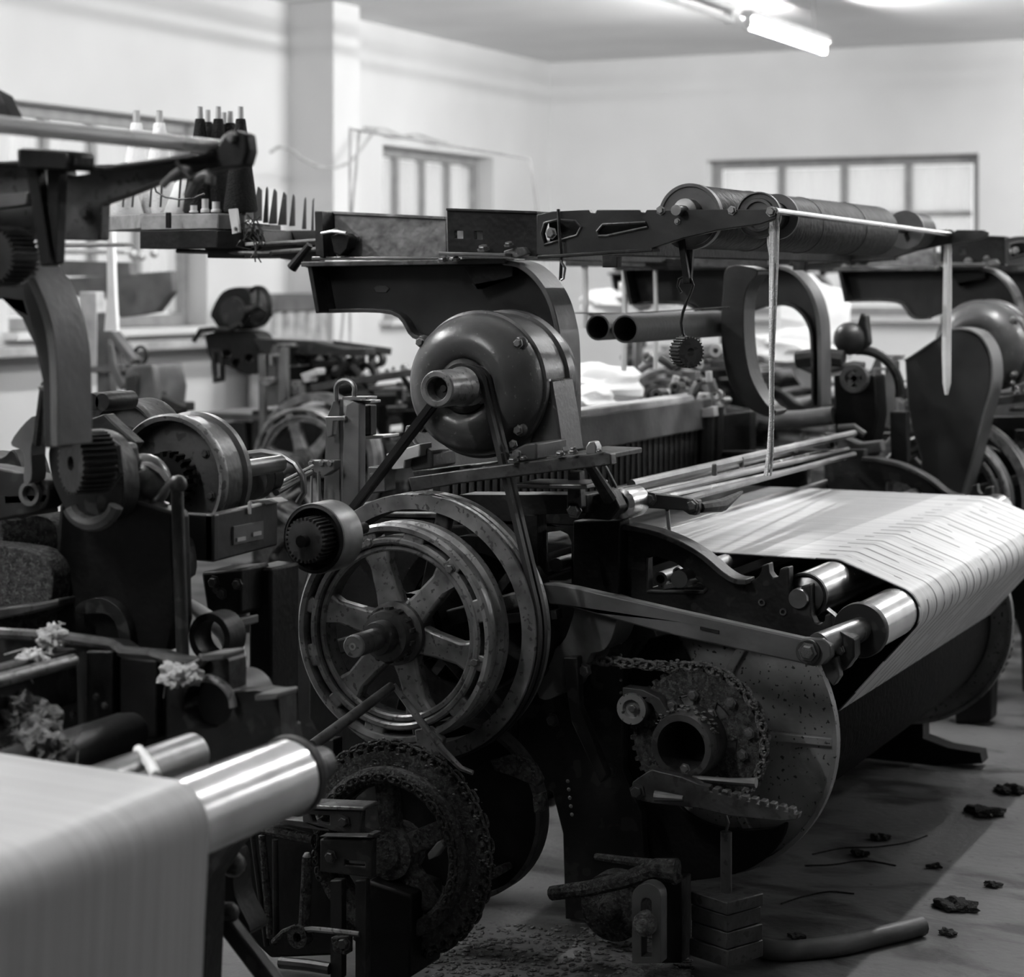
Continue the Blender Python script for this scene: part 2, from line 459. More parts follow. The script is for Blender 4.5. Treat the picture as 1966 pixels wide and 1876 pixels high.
window(2, 'y', WX, LW[1], 4, (1.95,))
window(3, 'x', WY, FW[0], 4, (2.02,))
window(4, 'x', WY, FW[1], 4, (2.02,))
window(5, 'y', WX, LW[2], 4, (1.95,)); window(6, 'y', WX, LW[3], 4, (1.95,))
for i, w in enumerate(RW): window(7 + i, 'y', RX, w, 4, (1.95,))
# fluorescent batten lamps hung below the ceiling, tubes along +Y
M_TUBE = bpy.data.materials.new('lit_tube'); M_TUBE.use_nodes = True
_n = M_TUBE.node_tree.nodes; _e = _n.new('ShaderNodeEmission'); _e.inputs['Strength'].default_value = TUBE
M_TUBE.node_tree.links.new(_e.outputs[0], _n['Material Output'].inputs[0])
def lamp(x, y0, label, z=3.05, length=1.6, lit=True):
    r = root('fluorescent_lamp', (x, y0 + length / 2, z), label, 'lamp', 'ceiling lamps')
    b = MB(); b.prism([(x - 0.05, z + 0.05), (x + 0.05, z + 0.05), (x + 0.035, z + 0.10), (x - 0.035, z + 0.10)], y0, y0 + length); b.part('batten', M_WHITE, r, 0.004)
    for e in (y0 + 0.01, y0 + length - 0.03):
        MB().box((x, e, z + 0.02), (0.05, 0.02, 0.085)).part('lamp_holder', M_WHITE, r, 0.003)
    MB().cyl((x, y0 + 0.02, z), (x, y0 + length - 0.02, z), 0.02, n=8).part('tube', M_TUBE if lit else M_WHITE, r)
    for e in (y0 + 0.25, y0 + length - 0.25):
        MB().cyl((x, e, z + 0.1), (x, e, CEIL), 0.006, n=6).part('drop_rod', M_PALE, r)
    return r
lamp(-4.22, 12.15, 'lit fluorescent lamp hanging nearest the far wall')
lamp(-4.22, 10.25, 'unlit fluorescent lamp next to the one nearest the far wall', lit=False)
for _x, _y in ((-4.22, 6.6), (-4.22, 2.8), (-1.0, 13.2), (-1.0, 9.6), (-1.0, 5.8), (2.2, 9.6), (2.2, 13.2), (-2.6, 0.2)):  # unseen lamps added to brighten the looms and walls
    lamp(_x, _y, 'added fluorescent lamp out of the picture, lighting the looms and walls')
# ================================================================ the loom in the middle of the picture
NEAR, FAR = 4.40, 6.40            # planes of its two side frames
LOOM = root('power_loom', (P(1000, 1400, NEAR).x, 5.3, 0), 'dark cast-iron power loom in the middle with bare spoked flywheel', 'loom', 'power looms of the mill')
def Xz(px, py, Y): q = P(px, py, Y); return (q.x, q.z)
# ---- side frames (the far one is the same casting two metres further on)
FR = [(560, 985), (1190, 985), (1190, 1010), (1225, 1014), (1275, 1026), (1320, 1045), (1360, 1070), (1395, 1100), (1420, 1114), (1442, 1116), (1456, 1107), (1461, 1096), (1462, 1086), (1475, 1082), (1477, 1100),
      (1484, 1110), (1494, 1108), (1497, 1092), (1514, 1089), (1515, 1140), (1521, 1153), (1531, 1154), (1537, 1146), (1538, 1126), (1556, 1122), (1557, 1180), (1564, 1197), (1575, 1200), (1583, 1192), (1584, 1181), (1596, 1177), (1598, 1245), (1540, 1235),
      (1300, 1215), (1215, 1235), (1195, 1290), (1195, 1480), (1230, 1560), (1235, 1640), (1265, 1765), (1085, 1765), (1080, 1600), (1060, 1520), (1000, 1500), (920, 1560), (905, 1765), (560, 1765)]
HOLES = [[(1243, 1071), (1243, 1136), (1350, 1137), (1357, 1130), (1330, 1106), (1295, 1080), (1262, 1069)],
         [(1041, 1024), (1041, 1118), (1096, 1118), (1096, 1042), (1090, 1026), (1075, 1019)],
         [(800, 998), (800, 1016), (884, 1022), (884, 998)]]
for i, y in enumerate((NEAR, FAR)):
    m = MB(); c = lambda l: [(q.x, q.z) for q in (P(a, b, NEAR) for a, b in l)]
    m.prism(c(FR), y, y + 0.035, [c(h) for h in HOLES]); f = m.part('side_frame', M_DARK, LOOM, 0.003)
    # bright worn flange along the curved top edge
    fl = MB(); pts = [P(a, b, NEAR) for a, b in FR[2:10]]
    fl.strip([q + V((0, y - NEAR - 0.004, 0.002)) for q in pts], 0.06, 0.012)
    fl.part('top_flange', M_IRON, f, 0.002)
for (a, b, r) in ((1462, 1157, 7), (1503, 1175, 7)):
    MB().disc(a, b, r, NEAR - 0.004, 0.01, 16, hole=r * 0.55).part('bush', M_DSTEEL, LOOM)
# inside edges of the triangular opening catch light
e = MB(); e.tube([P(a, b, NEAR - 0.002) for a, b in HOLES[0][:4]], 0.004, 6); e.part('opening_lip', M_IRON, LOOM)
# ---- column and bracket castings of the near frame
m = MB(); m.plate([(1100, 1000), (1190, 1000), (1188, 1160), (1100, 1150)], NEAR - 0.05, 0.06); m.part('frame_column', M_BLACK, LOOM, 0.004)
m = MB(); m.plate(cm([(1030, 1262), (1060, 1250), (1085, 1225), (1100, 1180), (1108, 1150), (1180, 1165), (1178, 1215), (1160, 1248), (1135, 1255), (1125, 1275), (1100, 1285), (1080, 1330), (1035, 1340)]), NEAR - 0.16, 0.12)
m.part('bearing_bracket', M_MID, LOOM, 0.006)
m = MB(); m.plate([(1082, 1262), (1108, 1262), (1112, 1360), (1165, 1490), (1152, 1505), (1098, 1390), (1088, 1330)], NEAR - 0.19, 0.03); m.part('bracket_rib', M_DARK, LOOM, 0.003)
bolt(LOOM, 1122, 1287, NEAR - 0.17, 11); bolt(LOOM, 1060, 1383, NEAR - 0.1, 10, ME_DBOLT); bolt(LOOM, 1170, 1480, NEAR - 0.06, 11, ME_DBOLT)
for k in range(5): bolt(LOOM, 1090 + 2 * k, 1500 + 16 * k, NEAR - 0.12, 4, ME_RIVET, name='rivet')
for k in range(6): bolt(LOOM, 1192, 1210 + 24 * k, NEAR - 0.05, 3.5, ME_RIVET, name='rivet')
# ---- rails tying the frames, shafts, treadles
for (a, b, w, h, nm) in ((700, 1690, 0.06, 0.10, 'cross_rail'), (1180, 1700, 0.06, 0.10, 'cross_rail'), (980, 1010, 0.10, 0.05, 'breast_rail'), (1130, 1250, 0.06, 0.06, 'cross_rail'), (620, 1010, 0.08, 0.06, 'breast_rail')):
    q = P(a, b, NEAR); MB().box((q.x, (NEAR + FAR) / 2, q.z), (w, FAR - NEAR - 0.04, h)).part(nm, M_BLACK, LOOM, 0.004)
for (a, b, r, nm) in ((950, 1110, 0.022, 'crank_shaft'), (905, 1440, 0.024, 'tappet_shaft'), (1310, 1110, 0.02, 'guide_shaft'), (1075, 1083, 0.016, 'guide_shaft')):
    q = P(a, b, NEAR - 0.03); MB().cyl((q.x, NEAR - 0.05, q.z), (q.x, FAR + 0.06, q.z), r).part(nm, M_DSTEEL, LOOM)
for k in range(5):
    q = P(880, 1440, 4.8 + 0.3 * k); MB().lathe((q.x, 4.7 + 0.28 * k, P(905, 1440, NEAR).z), (0, 1, 0), [(0, 0), (0.12, 0), (0.12, 0.03), (0, 0.03)], 24).part('tappet_cam', M_BLACK, LOOM)
    MB().bar((P(1080, 1640, NEAR).x, 4.75 + 0.28 * k, 0.22), (P(700, 1600, NEAR).x, 4.75 + 0.28 * k, 0.30), 0.025, 0.05).part('treadle', M_BLACK, LOOM, 0.002)
# bright tubes seen through the triangular opening
for (a, b, r) in ((1268, 1112, 14), (1300, 1098, 9)):
    q = P(a, b, NEAR + 0.06); k = S(a, NEAR + 0.06) * r
    MB().lathe(q, (0, 1, 0), [(k * 0.6, 0.0), (k, 0), (k, 0.35), (k * 0.6, 0.35)], 20, True).part('spacer_tube', M_DSTEEL, LOOM)
# ---- long lever from the flywheel side to the back roller
m = MB(); m.plate([(1025, 1121), (1065, 1121), (1105, 1128), (1300, 1173), (1540, 1226), (1580, 1226), (1594, 1240), (1596, 1262), (1583, 1276), (1560, 1280), (1530, 1272), (1300, 1222), (1180, 1190), (1095, 1166), (1025, 1156)], NEAR - 0.19, 0.03)
lever = m.part('long_lever', M_MID, LOOM, 0.004)
m = MB(); m.plate([(1344, 1203), (1380, 1211), (1380, 1217), (1344, 1209)], NEAR - 0.193, 0.005); m.part('cast_mark', M_DARK, lever)
m = MB(); m.disc(1550, 1252, 24, NEAR - 0.20, 0.012, 28); m.part('lever_boss', M_IRON, lever, 0.002)
bolt(lever, 1550, 1252, NEAR - 0.205, 14)
m = MB(); q = P(1572, 1240, NEAR - 0.17); q2 = P(1655, 1205, NEAR - 0.02)
m.cyl(q, q2, 0.028, 0.024); m.part('roller_journal', M_DSTEEL, LOOM)
m = MB(); m.plate([(1590, 1225), (1612, 1212), (1640, 1228), (1640, 1262), (1622, 1288), (1596, 1290), (1588, 1262)], NEAR - 0.13, 0.05); m.part('roller_bearing', M_DARK, LOOM, 0.004)
bolt(LOOM, 1612, 1248, NEAR - 0.135, 8)
m = MB(); m.plate([(1572, 1268), (1605, 1262), (1612, 1300), (1600, 1318), (1585, 1300)], NEAR - 0.16, 0.03); m.part('bearing_lug', M_IRON, LOOM, 0.003)
# ---- warp beam: alloy flange, wound body, sprocket and chain
BX, BZ = Xz(1338, 1398, 4.47); RF = 280 * S(1335, 4.47)
beam = MB(); beam.lathe((BX, 4.49, BZ), (0, 1, 0), [(0.26, 0), (0.274, 0.02), (0.274, 1.74), (0.26, 1.77), (0, 1.77)], 64); beam = beam.part('beam_body', M_WBEAM, LOOM)
def flange(y):
    m = MB(); m.lathe((BX, y, BZ), (0, 1, 0), [(0.07, 0), (RF - 0.012, 0.0), (RF - 0.010, -0.012), (RF, -0.012), (RF, 0.016), (0.07, 0.016)], 72, True)
    f = m.part('beam_flange', M_ALU, beam, 0.0)
    return f
fl = flange(4.47); flange(6.27)
for a in (0, 60, 120, 180, 240, 300):
    c, s = math.cos(math.radians(a)), math.sin(math.radians(a))
    m = MB(); m.bar((BX + c * 0.10, 4.464, BZ + s * 0.10), (BX + c * (RF - 0.01), 4.464, BZ + s * (RF - 0.01)), 0.014, 0.02, side=(0, 1, 0)); o = m.part('flange_rib', M_ALU, beam, 0.003)
SX, SZ = Xz(1336, 1418, 4.27); sk = S(1336, 4.27)
m = MB(); m.gear((SX, SZ), 4.27, 4.285, 136 * sk, 40, 0.008, hole=85 * sk); spr = m.part('beam_sprocket', M_DUST, LOOM)
m = MB()
for a in (20, 75, 130, 200, 260, 320):
    c, s = math.cos(math.radians(a)), math.sin(math.radians(a)); m.bar((SX + c * 0.06, 4.275, SZ + s * 0.06), (SX + c * 0.10, 4.275, SZ + s * 0.10), 0.012, 0.05, side=(0, 1, 0))
m.part('sprocket_arm', M_DUST, spr)
m = MB(); m.lathe((SX, 4.18, SZ), (0, 1, 0), [(48 * sk, 0), (60 * sk, 0), (64 * sk, 0.02), (64 * sk, 0.09), (80 * sk, 0.095), (80 * sk, 0.12), (48 * sk, 0.12)], 40, True); m.part('beam_gudgeon', M_IRON, LOOM)
m = MB(); m.disc(1336, 1418, 47, 4.29, 0.01, 32); m.part('gudgeon_bore', M_BLACK, LOOM)
for (a, b) in ((1290, 1355), (1402, 1350), (1438, 1408), (1425, 1450), (1330, 1335), (1365, 1372)): bolt(spr, a, b, 4.26, 9)
for (a, b, w) in ((1215, 1360, 30),):
    m = MB(); m.lathe(P(a, b, 4.24), (0, 1, 0), [(0, 0), (w * 0.5 * sk, 0), (w * 0.6 * sk, -0.01), (w * sk, -0.01), (w * sk, 0.04), (0, 0.04)], 28); m.part('idler_wheel', M_ALU, LOOM)
    bolt(LOOM, a, b, 4.22, 8)
m = MB(); m.plate([(1195, 1320), (1235, 1325), (1265, 1340), (1285, 1370), (1290, 1400), (1270, 1385), (1250, 1352), (1220, 1338), (1195, 1336)], 4.24, 0.04); m.part('idler_bracket', M_IRON, LOOM, 0.004)
# roller chain: one shared link, each link a piece of the chain
_l = MB(); _l.tube([(0.011 * math.cos(t) + (0.004 if math.cos(t) > 0 else -0.004), 0, 0.0065 * math.sin(t)) for t in [2 * math.pi * i / 10 for i in range(10)]], 0.0034, 5, closed=True)
_l.box((0, 0, 0), (0.006, 0.016, 0.006)); ME_LINK = _l.mesh('chain_link'); ME_LINK.materials.append(M_DUST)
ME_LINKL = ME_LINK.copy(); ME_LINKL.materials.clear(); ME_LINKL.materials.append(M_LINT)
def chain(name, pts, Y, parent, step=0.022, label=None, me=None, sc=1.0):
    """pts: world (x, z) polyline"""
    base = MB(); base.tube([(p[0], Y, p[1]) for p in pts], 0.0035, 6); ch = base.part(name, M_DUST, parent, label=label)
    acc = 0.0; k = 0
    for a, b in zip(pts[:-1], pts[1:]):
        L = math.hypot(b[0] - a[0], b[1] - a[1]); t = acc
        while t < L:
            f = t / L; x = a[0] + (b[0] - a[0]) * f; z = a[1] + (b[1] - a[1]) * f
            ang = math.atan2(b[1] - a[1], b[0] - a[0])
            inst('chain_link', me or ME_LINK, None, ch, (x, Y + (0.006 if k % 2 else -0.006), z), (0, -ang, 0), (sc, sc, sc)); k += 1; t += step
        acc = t - L
    return ch
cp = [Xz(1120, 1265, 4.275), Xz(1200, 1272, 4.275), Xz(1290, 1281, 4.275)] + [(SX + 138 * sk * math.cos(math.radians(a)), SZ + 138 * sk * math.sin(math.radians(a))) for a in range(96, -60, -4)]
chain('beam_chain', cp, 4.276, LOOM, me=ME_LINKL, sc=1.25, step=0.026)
# ---- toothed weight lever below the beam
top = [(1214, 1502), (1228, 1492), (1240, 1484), (1252, 1478), (1275, 1484), (1310, 1492), (1345, 1507)]
x = 1350
while x < 1528:
    y = 1507 + (x - 1345) * 0.262; top += [(x, y), (x + 11, y + 2.5), (x + 12, y + 11), (x + 17, y + 12)]; x += 18
m = MB(); m.plate(top + [(1534, 1562), (1530, 1574), (1500, 1577), (1400, 1567), (1340, 1552), (1250, 1542), (1222, 1536), (1212, 1520)], NEAR - 0.28, 0.025); wl = m.part('toothed_lever', M_IRON, LOOM, 0.002)
m = MB(); m.tube([P(1330, 1494, NEAR - 0.24), P(1400, 1500, NEAR - 0.24), P(1452, 1503, NEAR - 0.24)], [0.006, 0.007, 0.011], 10); m.part('brake_rod', M_DSTEEL, LOOM)
m = MB(); m.tube([P(1258, 1528, NEAR - 0.30), P(1312, 1533, NEAR - 0.30)], [0.012, 0.006], 10); m.part('pivot_pin', M_DSTEEL, LOOM)
bolt(LOOM, 1223, 1520, NEAR - 0.285, 12, ME_DBOLT); bolt(LOOM, 1315, 1476, NEAR - 0.27, 8)
m = MB(); m.tube([P(1250, 1485, NEAR - 0.27), P(1240, 1500, NEAR - 0.27), P(1225, 1500, NEAR - 0.27)], 0.008, 8); m.part('lever_link', M_IRON, LOOM)
# ---- flywheel on the crank shaft
AXW = P(752, 1218, 3.88); WXX, WZZ = AXW.x, AXW.z; wk = S(752, 3.88)
def ringp(r0, r1, y0, y1, n=72, bev=0.004):
    m = MB(); m.lathe((WXX, y0, WZZ), (0, 1, 0), [(r0, bev), (r0 + bev, 0), (r1 - bev, 0), (r1, bev), (r1, y1 - y0), (r0, y1 - y0)], n, True); return m
m = MB(); R0 = 213 * wk
m.lathe((WXX, 3.88, WZZ), (0, 1, 0), [(R0 - 0.020, 0.012), (R0 - 0.016, 0.002), (R0 - 0.006, 0), (R0, 0.006), (R0, 0.024), (R0 - 0.010, 0.03), (R0 - 0.010, 0.055), (R0, 0.062), (R0, 0.085), (R0 - 0.020, 0.085)], 96, True)
fw = m.part('flywheel', M_WHEEL, LOOM)
ringp(172 * wk, 186 * wk, 3.885, 3.955).part('inner_ring', M_WHEEL, fw)
ringp(158 * wk, 172 * wk, 3.897, 3.945).part('inner_ring', M_WHEEL, fw)
for k in range(6):
    a = math.radians(47 + 60 * k); c, s = math.cos(a), math.sin(a); t = (-s, c)
    def pt(r, w): return (WXX + c * r * wk + t[0] * w * wk, WZZ + s * r * wk + t[1] * w * wk)
    m = MB(); m.prism([pt(40, -30), pt(80, -24), pt(135, -22), pt(158, -30), pt(165, -34), pt(165, 34), pt(158, 30), pt(135, 22), pt(80, 24), pt(40, 30)], 3.902, 3.936); m.part('spoke', M_WHEEL, fw, 0.006)
    for da in (0, 30):
        a2 = a + math.radians(da); c2, s2 = math.cos(a2), math.sin(a2)
        m = MB(); m.bar((WXX + c2 * 180 * wk, 3.91, WZZ + s2 * 180 * wk), (WXX + c2 * 200 * wk, 3.91, WZZ + s2 * 200 * wk), 0.045, (0.035 if da == 0 else 0.05), side=(0, 1, 0)); m.part('rim_lug', M_WHEEL, fw, 0.004)
    if k in (0, 1, 5):
        inst('bolt', ME_BOLT, None, fw, (WXX + c * 181 * wk, 3.885, WZZ + s * 181 * wk), (0, 0.3 * k, 0), (0.009, 0.009, 0.009))
m = MB(); m.lathe((WXX, 3.72, WZZ), (0, 1, 0), [(0.006, 0.006), (0.006, 0), (0.020, 0), (0.024, 0.006), (0.024, 0.09), (0.034, 0.092), (0.036, 0.10), (0.036, 0.125), (0.052, 0.128), (0.055, 0.14), (0.055, 0.165), (0.068, 0.17), (0.068, 0.23), (0.0, 0.23)], 40); m.part('hub', M_IRON, fw)
m = MB(); m.cyl((WXX, 3.715, WZZ), (WXX, 3.84, WZZ), 0.0235, n=28); m.part('shaft_end', M_WHEEL, fw, 0.003)
m = MB(); m.lathe((WXX, 3.713, WZZ), (0, 1, 0), [(0.004, 0), (0.008, 0), (0.008, 0.004), (0.004, 0.004)], 16, True); m.part('centre_mark', M_STEEL, fw)
m = MB(); m.gear((WXX, WZZ), 3.86, 3.88, 0.060, 14, 0.008); m.part('ratchet_hub', M_DUST, fw)
# ---- grooved belt wheel behind it
RB = 0.289
m = MB(); m.lathe((WXX, 3.985, WZZ), (0, 1, 0), [(RB - 0.034, 0.002), (RB - 0.002, 0), (RB, 0.004), (RB - 0.001, 0.012), (RB - 0.012, 0.016), (RB - 0.012, 0.022), (RB - 0.001, 0.026), (RB, 0.03), (RB - 0.001, 0.034), (RB - 0.012, 0.040), (RB - 0.012, 0.046), (RB - 0.001, 0.052), (RB, 0.06), (RB, 0.075), (RB - 0.034, 0.075)], 112, True)
bw = m.part('belt_wheel', M_WHEEL, LOOM)
for k in range(6):
    a = math.radians(17 + 60 * k); c, s = math.cos(a), math.sin(a)
    m = MB(); m.bar((WXX + c * 0.05, 4.02, WZZ + s * 0.05), (WXX + c * (RB - 0.03), 4.02, WZZ + s * (RB - 0.03)), 0.03, 0.034, side=(0, 1, 0)); m.part('spoke', M_IRON, bw, 0.005)
m = MB(); m.lathe((WXX, 3.97, WZZ), (0, 1, 0), [(0, 0), (0.075, 0), (0.075, 0.14), (0.03, 0.15), (0.03, 0.5), (0, 0.5)], 32); m.part('hub', M_BLACK, bw)
# black wheel further in stands in for the shade seen through the spokes
m = MB(); m.lathe((WXX + 0.03, 4.2, WZZ - 0.02), (0, 1, 0), [(0.02, 0.03), (0.15, 0.03), (0.16, 0), (0.195, 0), (0.195, 0.05), (0.02, 0.05)], 64, True); iw = m.part('shade_wheel', M_BLACK, LOOM)
for k in range(8):
    a = math.radians(10 + 45 * k); c, s = math.cos(a), math.sin(a)
    m = MB(); m.bar((WXX + 0.03, 4.22, WZZ - 0.02), (WXX + 0.03 + c * 0.21, 4.22, WZZ - 0.02 + s * 0.18), 0.03, 0.02, side=(0, 1, 0)); m.part('spoke', M_DARK, iw)
# drive rods crossing the wheel
m = MB(); m.tube([P(752, 1318, 3.80), P(690, 1365, 3.70), P(600, 1432, 3.55)], [0.010, 0.011, 0.012], 12); m.part('clutch_rod', M_IRON, LOOM)
m = MB(); m.tube([P(755, 1315, 3.84), P(800, 1375, 3.86), P(850, 1440, 3.87), P(885, 1475, 3.88), P(908, 1484, 3.88)], [0.006, 0.008, 0.008, 0.006, 0.005], 10); m.part('brake_strap', M_WHEEL, LOOM)
m = MB(); m.plate([(795, 1402), (822, 1396), (850, 1420), (845, 1450), (800, 1440)], 3.872, 0.02); m.part('strap_shoe', M_WHEEL, LOOM, 0.003)
# ---- big sprocket below, caked in lint
GX, GZ = Xz(752, 1635, 3.80); gk = S(752, 3.80)
m = MB(); m.gear((GX, GZ), 3.80, 3.83, 200 * gk, 52, 0.010, hole=128 * gk); sg = m.part('drive_sprocket', M_DUST, LOOM, 0.0)
m = MB(); m.lathe((GX, 3.775, GZ), (0, 1, 0), [(134 * gk, 0.002), (140 * gk, 0), (158 * gk, 0), (164 * gk, 0.004), (164 * gk, 0.03), (134 * gk, 0.03)], 64, True); m.part('sprocket_rim', M_DUST, sg)
for k in range(5):
    a = math.radians(25 + 72 * k); c, s = math.cos(a), math.sin(a)
    m = MB(); m.bar((GX + c * 0.03, 3.81, GZ + s * 0.03), (GX + c * 132 * gk, 3.81, GZ + s * 132 * gk), 0.03, 0.045, side=(0, 1, 0)); m.part('spoke', M_DUST, sg, 0.004)
m = MB(); m.lathe((GX, 3.77, GZ), (0, 1, 0), [(0, 0), (0.03, 0), (0.032, 0.01), (0.055, 0.012), (0.055, 0.08), (0, 0.08)], 28); m.part('hub', M_DUST, sg)
pts = [(GX + 150 * gk * math.cos(math.radians(a)), GZ + 150 * gk * math.sin(math.radians(a))) for a in range(200, -46, -4)]
chain('drive_chain', pts, 3.768, LOOM, 0.017)
pts = [(GX + 204 * gk * math.cos(math.radians(a)), GZ + 204 * gk * math.sin(math.radians(a))) for a in range(150, -76, -4)]
chain('outer_chain', pts, 3.815, LOOM, 0.026)
m = MB(); m.plate([(820, 1640), (838, 1618), (852, 1610), (855, 1622), (838, 1645), (822, 1652)], 3.79, 0.02); m.part('pawl', M_WHEEL, LOOM, 0.003)
# dust guard ring further in
CXg, CZg = Xz(880, 1556, 4.06); ck = S(880, 4.06)
m = MB(); m.lathe((CXg, 4.06, CZg), (0, 1, 0), [(164 * ck, 0), (172 * ck, 0), (172 * ck, 0.05), (164 * ck, 0.05)], 72, True); gr = m.part('guard_ring', M_IRON, LOOM)
m = MB(); m.lathe((CXg, 4.09, CZg), (0, 1, 0), [(0, 0), (166 * ck, 0), (166 * ck, 0.006), (0, 0.006)], 48); m.part('guard_disc', M_BLACK, gr)
for (pp) in ([(940, 1460), (985, 1448), (1020, 1470), (1036, 1500), (1030, 1512), (985, 1492), (950, 1480)], [(1022, 1530), (1040, 1522), (1040, 1560), (1025, 1562)], [(935, 1672), (968, 1660), (975, 1672), (945, 1690)]):
    m = MB(); m.plate(pp, 4.055, 0.03); m.part('guard_lug', M_DUST, gr, 0.003)
# ---- stand of slotted brackets and rods at the lower left
def pl(nm, pts, Y, t, mt, b=0.003, holes=()):
    m = MB(); m.plate(pts, Y, t, holes); return m.part(nm, mt, LOOM, b)
pl('bracket_post', [(634, 1690), (656, 1690), (656, 1880), (634, 1880)], 3.66, 0.02, M_DARK)
pl('bracket_post', [(682, 1690), (702, 1690), (702, 1880), (682, 1880)], 3.66, 0.02, M_DARK)
pl('slot_plate', [(614, 1611), (714, 1612), (714, 1686), (614, 1674)], 3.63, 0.02, M_DARK, 0.003, [[(662, 1652), (700, 1655), (700, 1664), (662, 1661)]])
pl('plate_edge', [(612, 1606), (716, 1609), (718, 1602), (706, 1600), (704, 1606)], 3.625, 0.03, M_IRON)
pl('slot_plate', [(580, 1556), (694, 1558), (692, 1604), (610, 1592), (580, 1580)], 3.68, 0.02, M_IRON, 0.003, [[(595, 1564), (632, 1566), (632, 1584), (600, 1580)]])
pl('plate_edge', [(573, 1545), (698, 1550), (698, 1558), (578, 1553)], 3.67, 0.06, M_WHEEL)
pl('plate_edge', [(508, 1570), (585, 1577), (632, 1590), (632, 1597), (582, 1590), (508, 1576)], 3.68, 0.03, M_IRON)
bolt(LOOM, 634, 1645, 3.625, 10, ME_DBOLT); bolt(LOOM, 660, 1578, 3.675, 10, ME_DBOLT)
m = MB(); m.tube([P(505, 1594, 3.70), P(550, 1600, 3.70), P(602, 1612, 3.70)], [0.010, 0.013, 0.011], 10); m.part('tie_bar', M_DUST, LOOM)
for (a0, b0, a1, b1, r) in ((484, 1600, 512, 1816, 0.006), (503, 1604, 520, 1800, 0.009), (528, 1612, 530, 1796, 0.007), (590, 1645, 584, 1786, 0.012)):
    m = MB(); m.cyl(P(a0, b0, 3.69), P(a1, b1, 3.69), r * 0.9, r * 1.05, 10); m.part('tie_rod', M_DUST if r > 0.008 else M_DARK, LOOM)
m = MB(); m.sphere(P(590, 1645, 3.69), 0.010, 10); m.part('rod_knob', M_DSTEEL, LOOM)
m = MB(); m.tube([P(560, 1788, 3.68), P(600, 1784, 3.68), P(632, 1787, 3.66), P(690, 1794, 3.66)], 0.006, 8); m.part('tie_bar', M_WHEEL, LOOM)
m = MB(); m.disc(570, 1800, 22, 3.67, 0.03, 20, hole=9); m.part('eye_casting', M_DUST, LOOM)
m = MB(); m.tube([P(525, 1810, 3.68), P(545, 1790, 3.68), P(570, 1780, 3.68)], 0.007, 8); m.part('curved_link', M_DUST, LOOM)
m = MB(); m.tube([P(538, 1848, 3.66), P(590, 1853, 3.66), P(634, 1860, 3.66)], 0.012, 10); m.part('foot_bar', M_IRON, LOOM)
pl('foot_casting', [(634, 1800), (664, 1800), (664, 1835), (640, 1830)], 3.64, 0.03, M_DUST); bolt(LOOM, 660, 1812, 3.64, 11, ME_DBOLT)
pl('gear_box', [(704, 1690), (790, 1720), (786, 1880), (704, 1880)], 3.75, 0.14, M_BLACK, 0.006)
pl('mount_plate', [(600, 1420), (640, 1420), (640, 1560), (600, 1560)], 3.92, 0.04, M_PAINT)
# ---- chain-driven foot bar and bearing lying low on the floor side
m = MB(); m.tube([P(1060, 1715, 4.15), P(1130, 1706, 4.12), P(1200, 1690, 4.1), P(1260, 1668, 4.08), P(1300, 1672, 4.08)], [0.016, 0.017, 0.018, 0.022, 0.026], 10); m.part('foot_lever', M_DUST, LOOM)
m = MB(); m.tube([P(1145, 1645, 4.2), P(1220, 1655, 4.15), P(1280, 1662, 4.1), P(1300, 1690, 4.08)], [0.008, 0.01, 0.012, 0.014], 8); m.part('foot_rod', M_DUST, LOOM)
m = MB(); m.lathe(P(1165, 1750, 4.22), (0, 1, 0), [(0, 0), (0.02, 0), (0.03, 0.02), (0.075, 0.03), (0.075, 0.08), (0, 0.08)], 28); m.part('floor_pulley', M_DUST, LOOM)
pl('floor_bracket', [(1265, 1690), (1308, 1690), (1308, 1850), (1262, 1850)], 4.16, 0.06, M_BLACK)
# ---- upright guide with a hook at the left of the motor
pl('guide_bar', [(626, 805), (640, 768), (652, 766), (654, 980), (620, 985)], 4.14, 0.02, M_MID)
pl('guide_bar', [(660, 800), (664, 778), (676, 770), (690, 776), (690, 960), (655, 985)], 4.12, 0.03, M_MID)
pl('guide_cap', [(656, 762), (704, 762), (704, 768), (656, 768)], 4.12, 0.05, M_DSTEEL, 0.002)
pl('guide_cap', [(681, 769), (711, 769), (711, 775), (681, 775)], 4.15, 0.05, M_DSTEEL, 0.002)
pl('guide_stop', [(624, 800), (662, 799), (664, 807), (640, 808), (638, 836), (628, 840)], 4.11, 0.02, M_DSTEEL, 0.002)
pl('guide_back', [(690, 778), (711, 778), (711, 836), (690, 840)], 4.2, 0.03, M_BLACK)
m = MB(); m.tube([P(646, 770, 4.13)] + [P(a, b, 4.13) for a, b in arc(663, 748, 18, 190, -20, 10)] + [P(680, 765, 4.13)], 0.006, 8); m.part('hook', M_DSTEEL, LOOM)
pl('guide_shelf', [(690, 838), (735, 836), (735, 842), (690, 844)], 4.2, 0.08, M_DSTEEL, 0.002)
pl('guide_clamp', [(592, 884), (642, 884), (642, 902), (622, 915), (600, 905)], 4.08, 0.03, M_DSTEEL)
for x in (598, 618, 634): bolt(LOOM, x, 890, 4.07, 6)
m = MB(); m.cyl(P(599, 900, 4.08), P(598, 968, 4.08), 0.003, n=6); m.part('guide_wire', M_DSTEEL, LOOM)
m = MB(); m.cyl(P(612, 905, 4.08), P(614, 970, 4.08), 0.004, n=6); m.part('guide_wire', M_DSTEEL, LOOM)
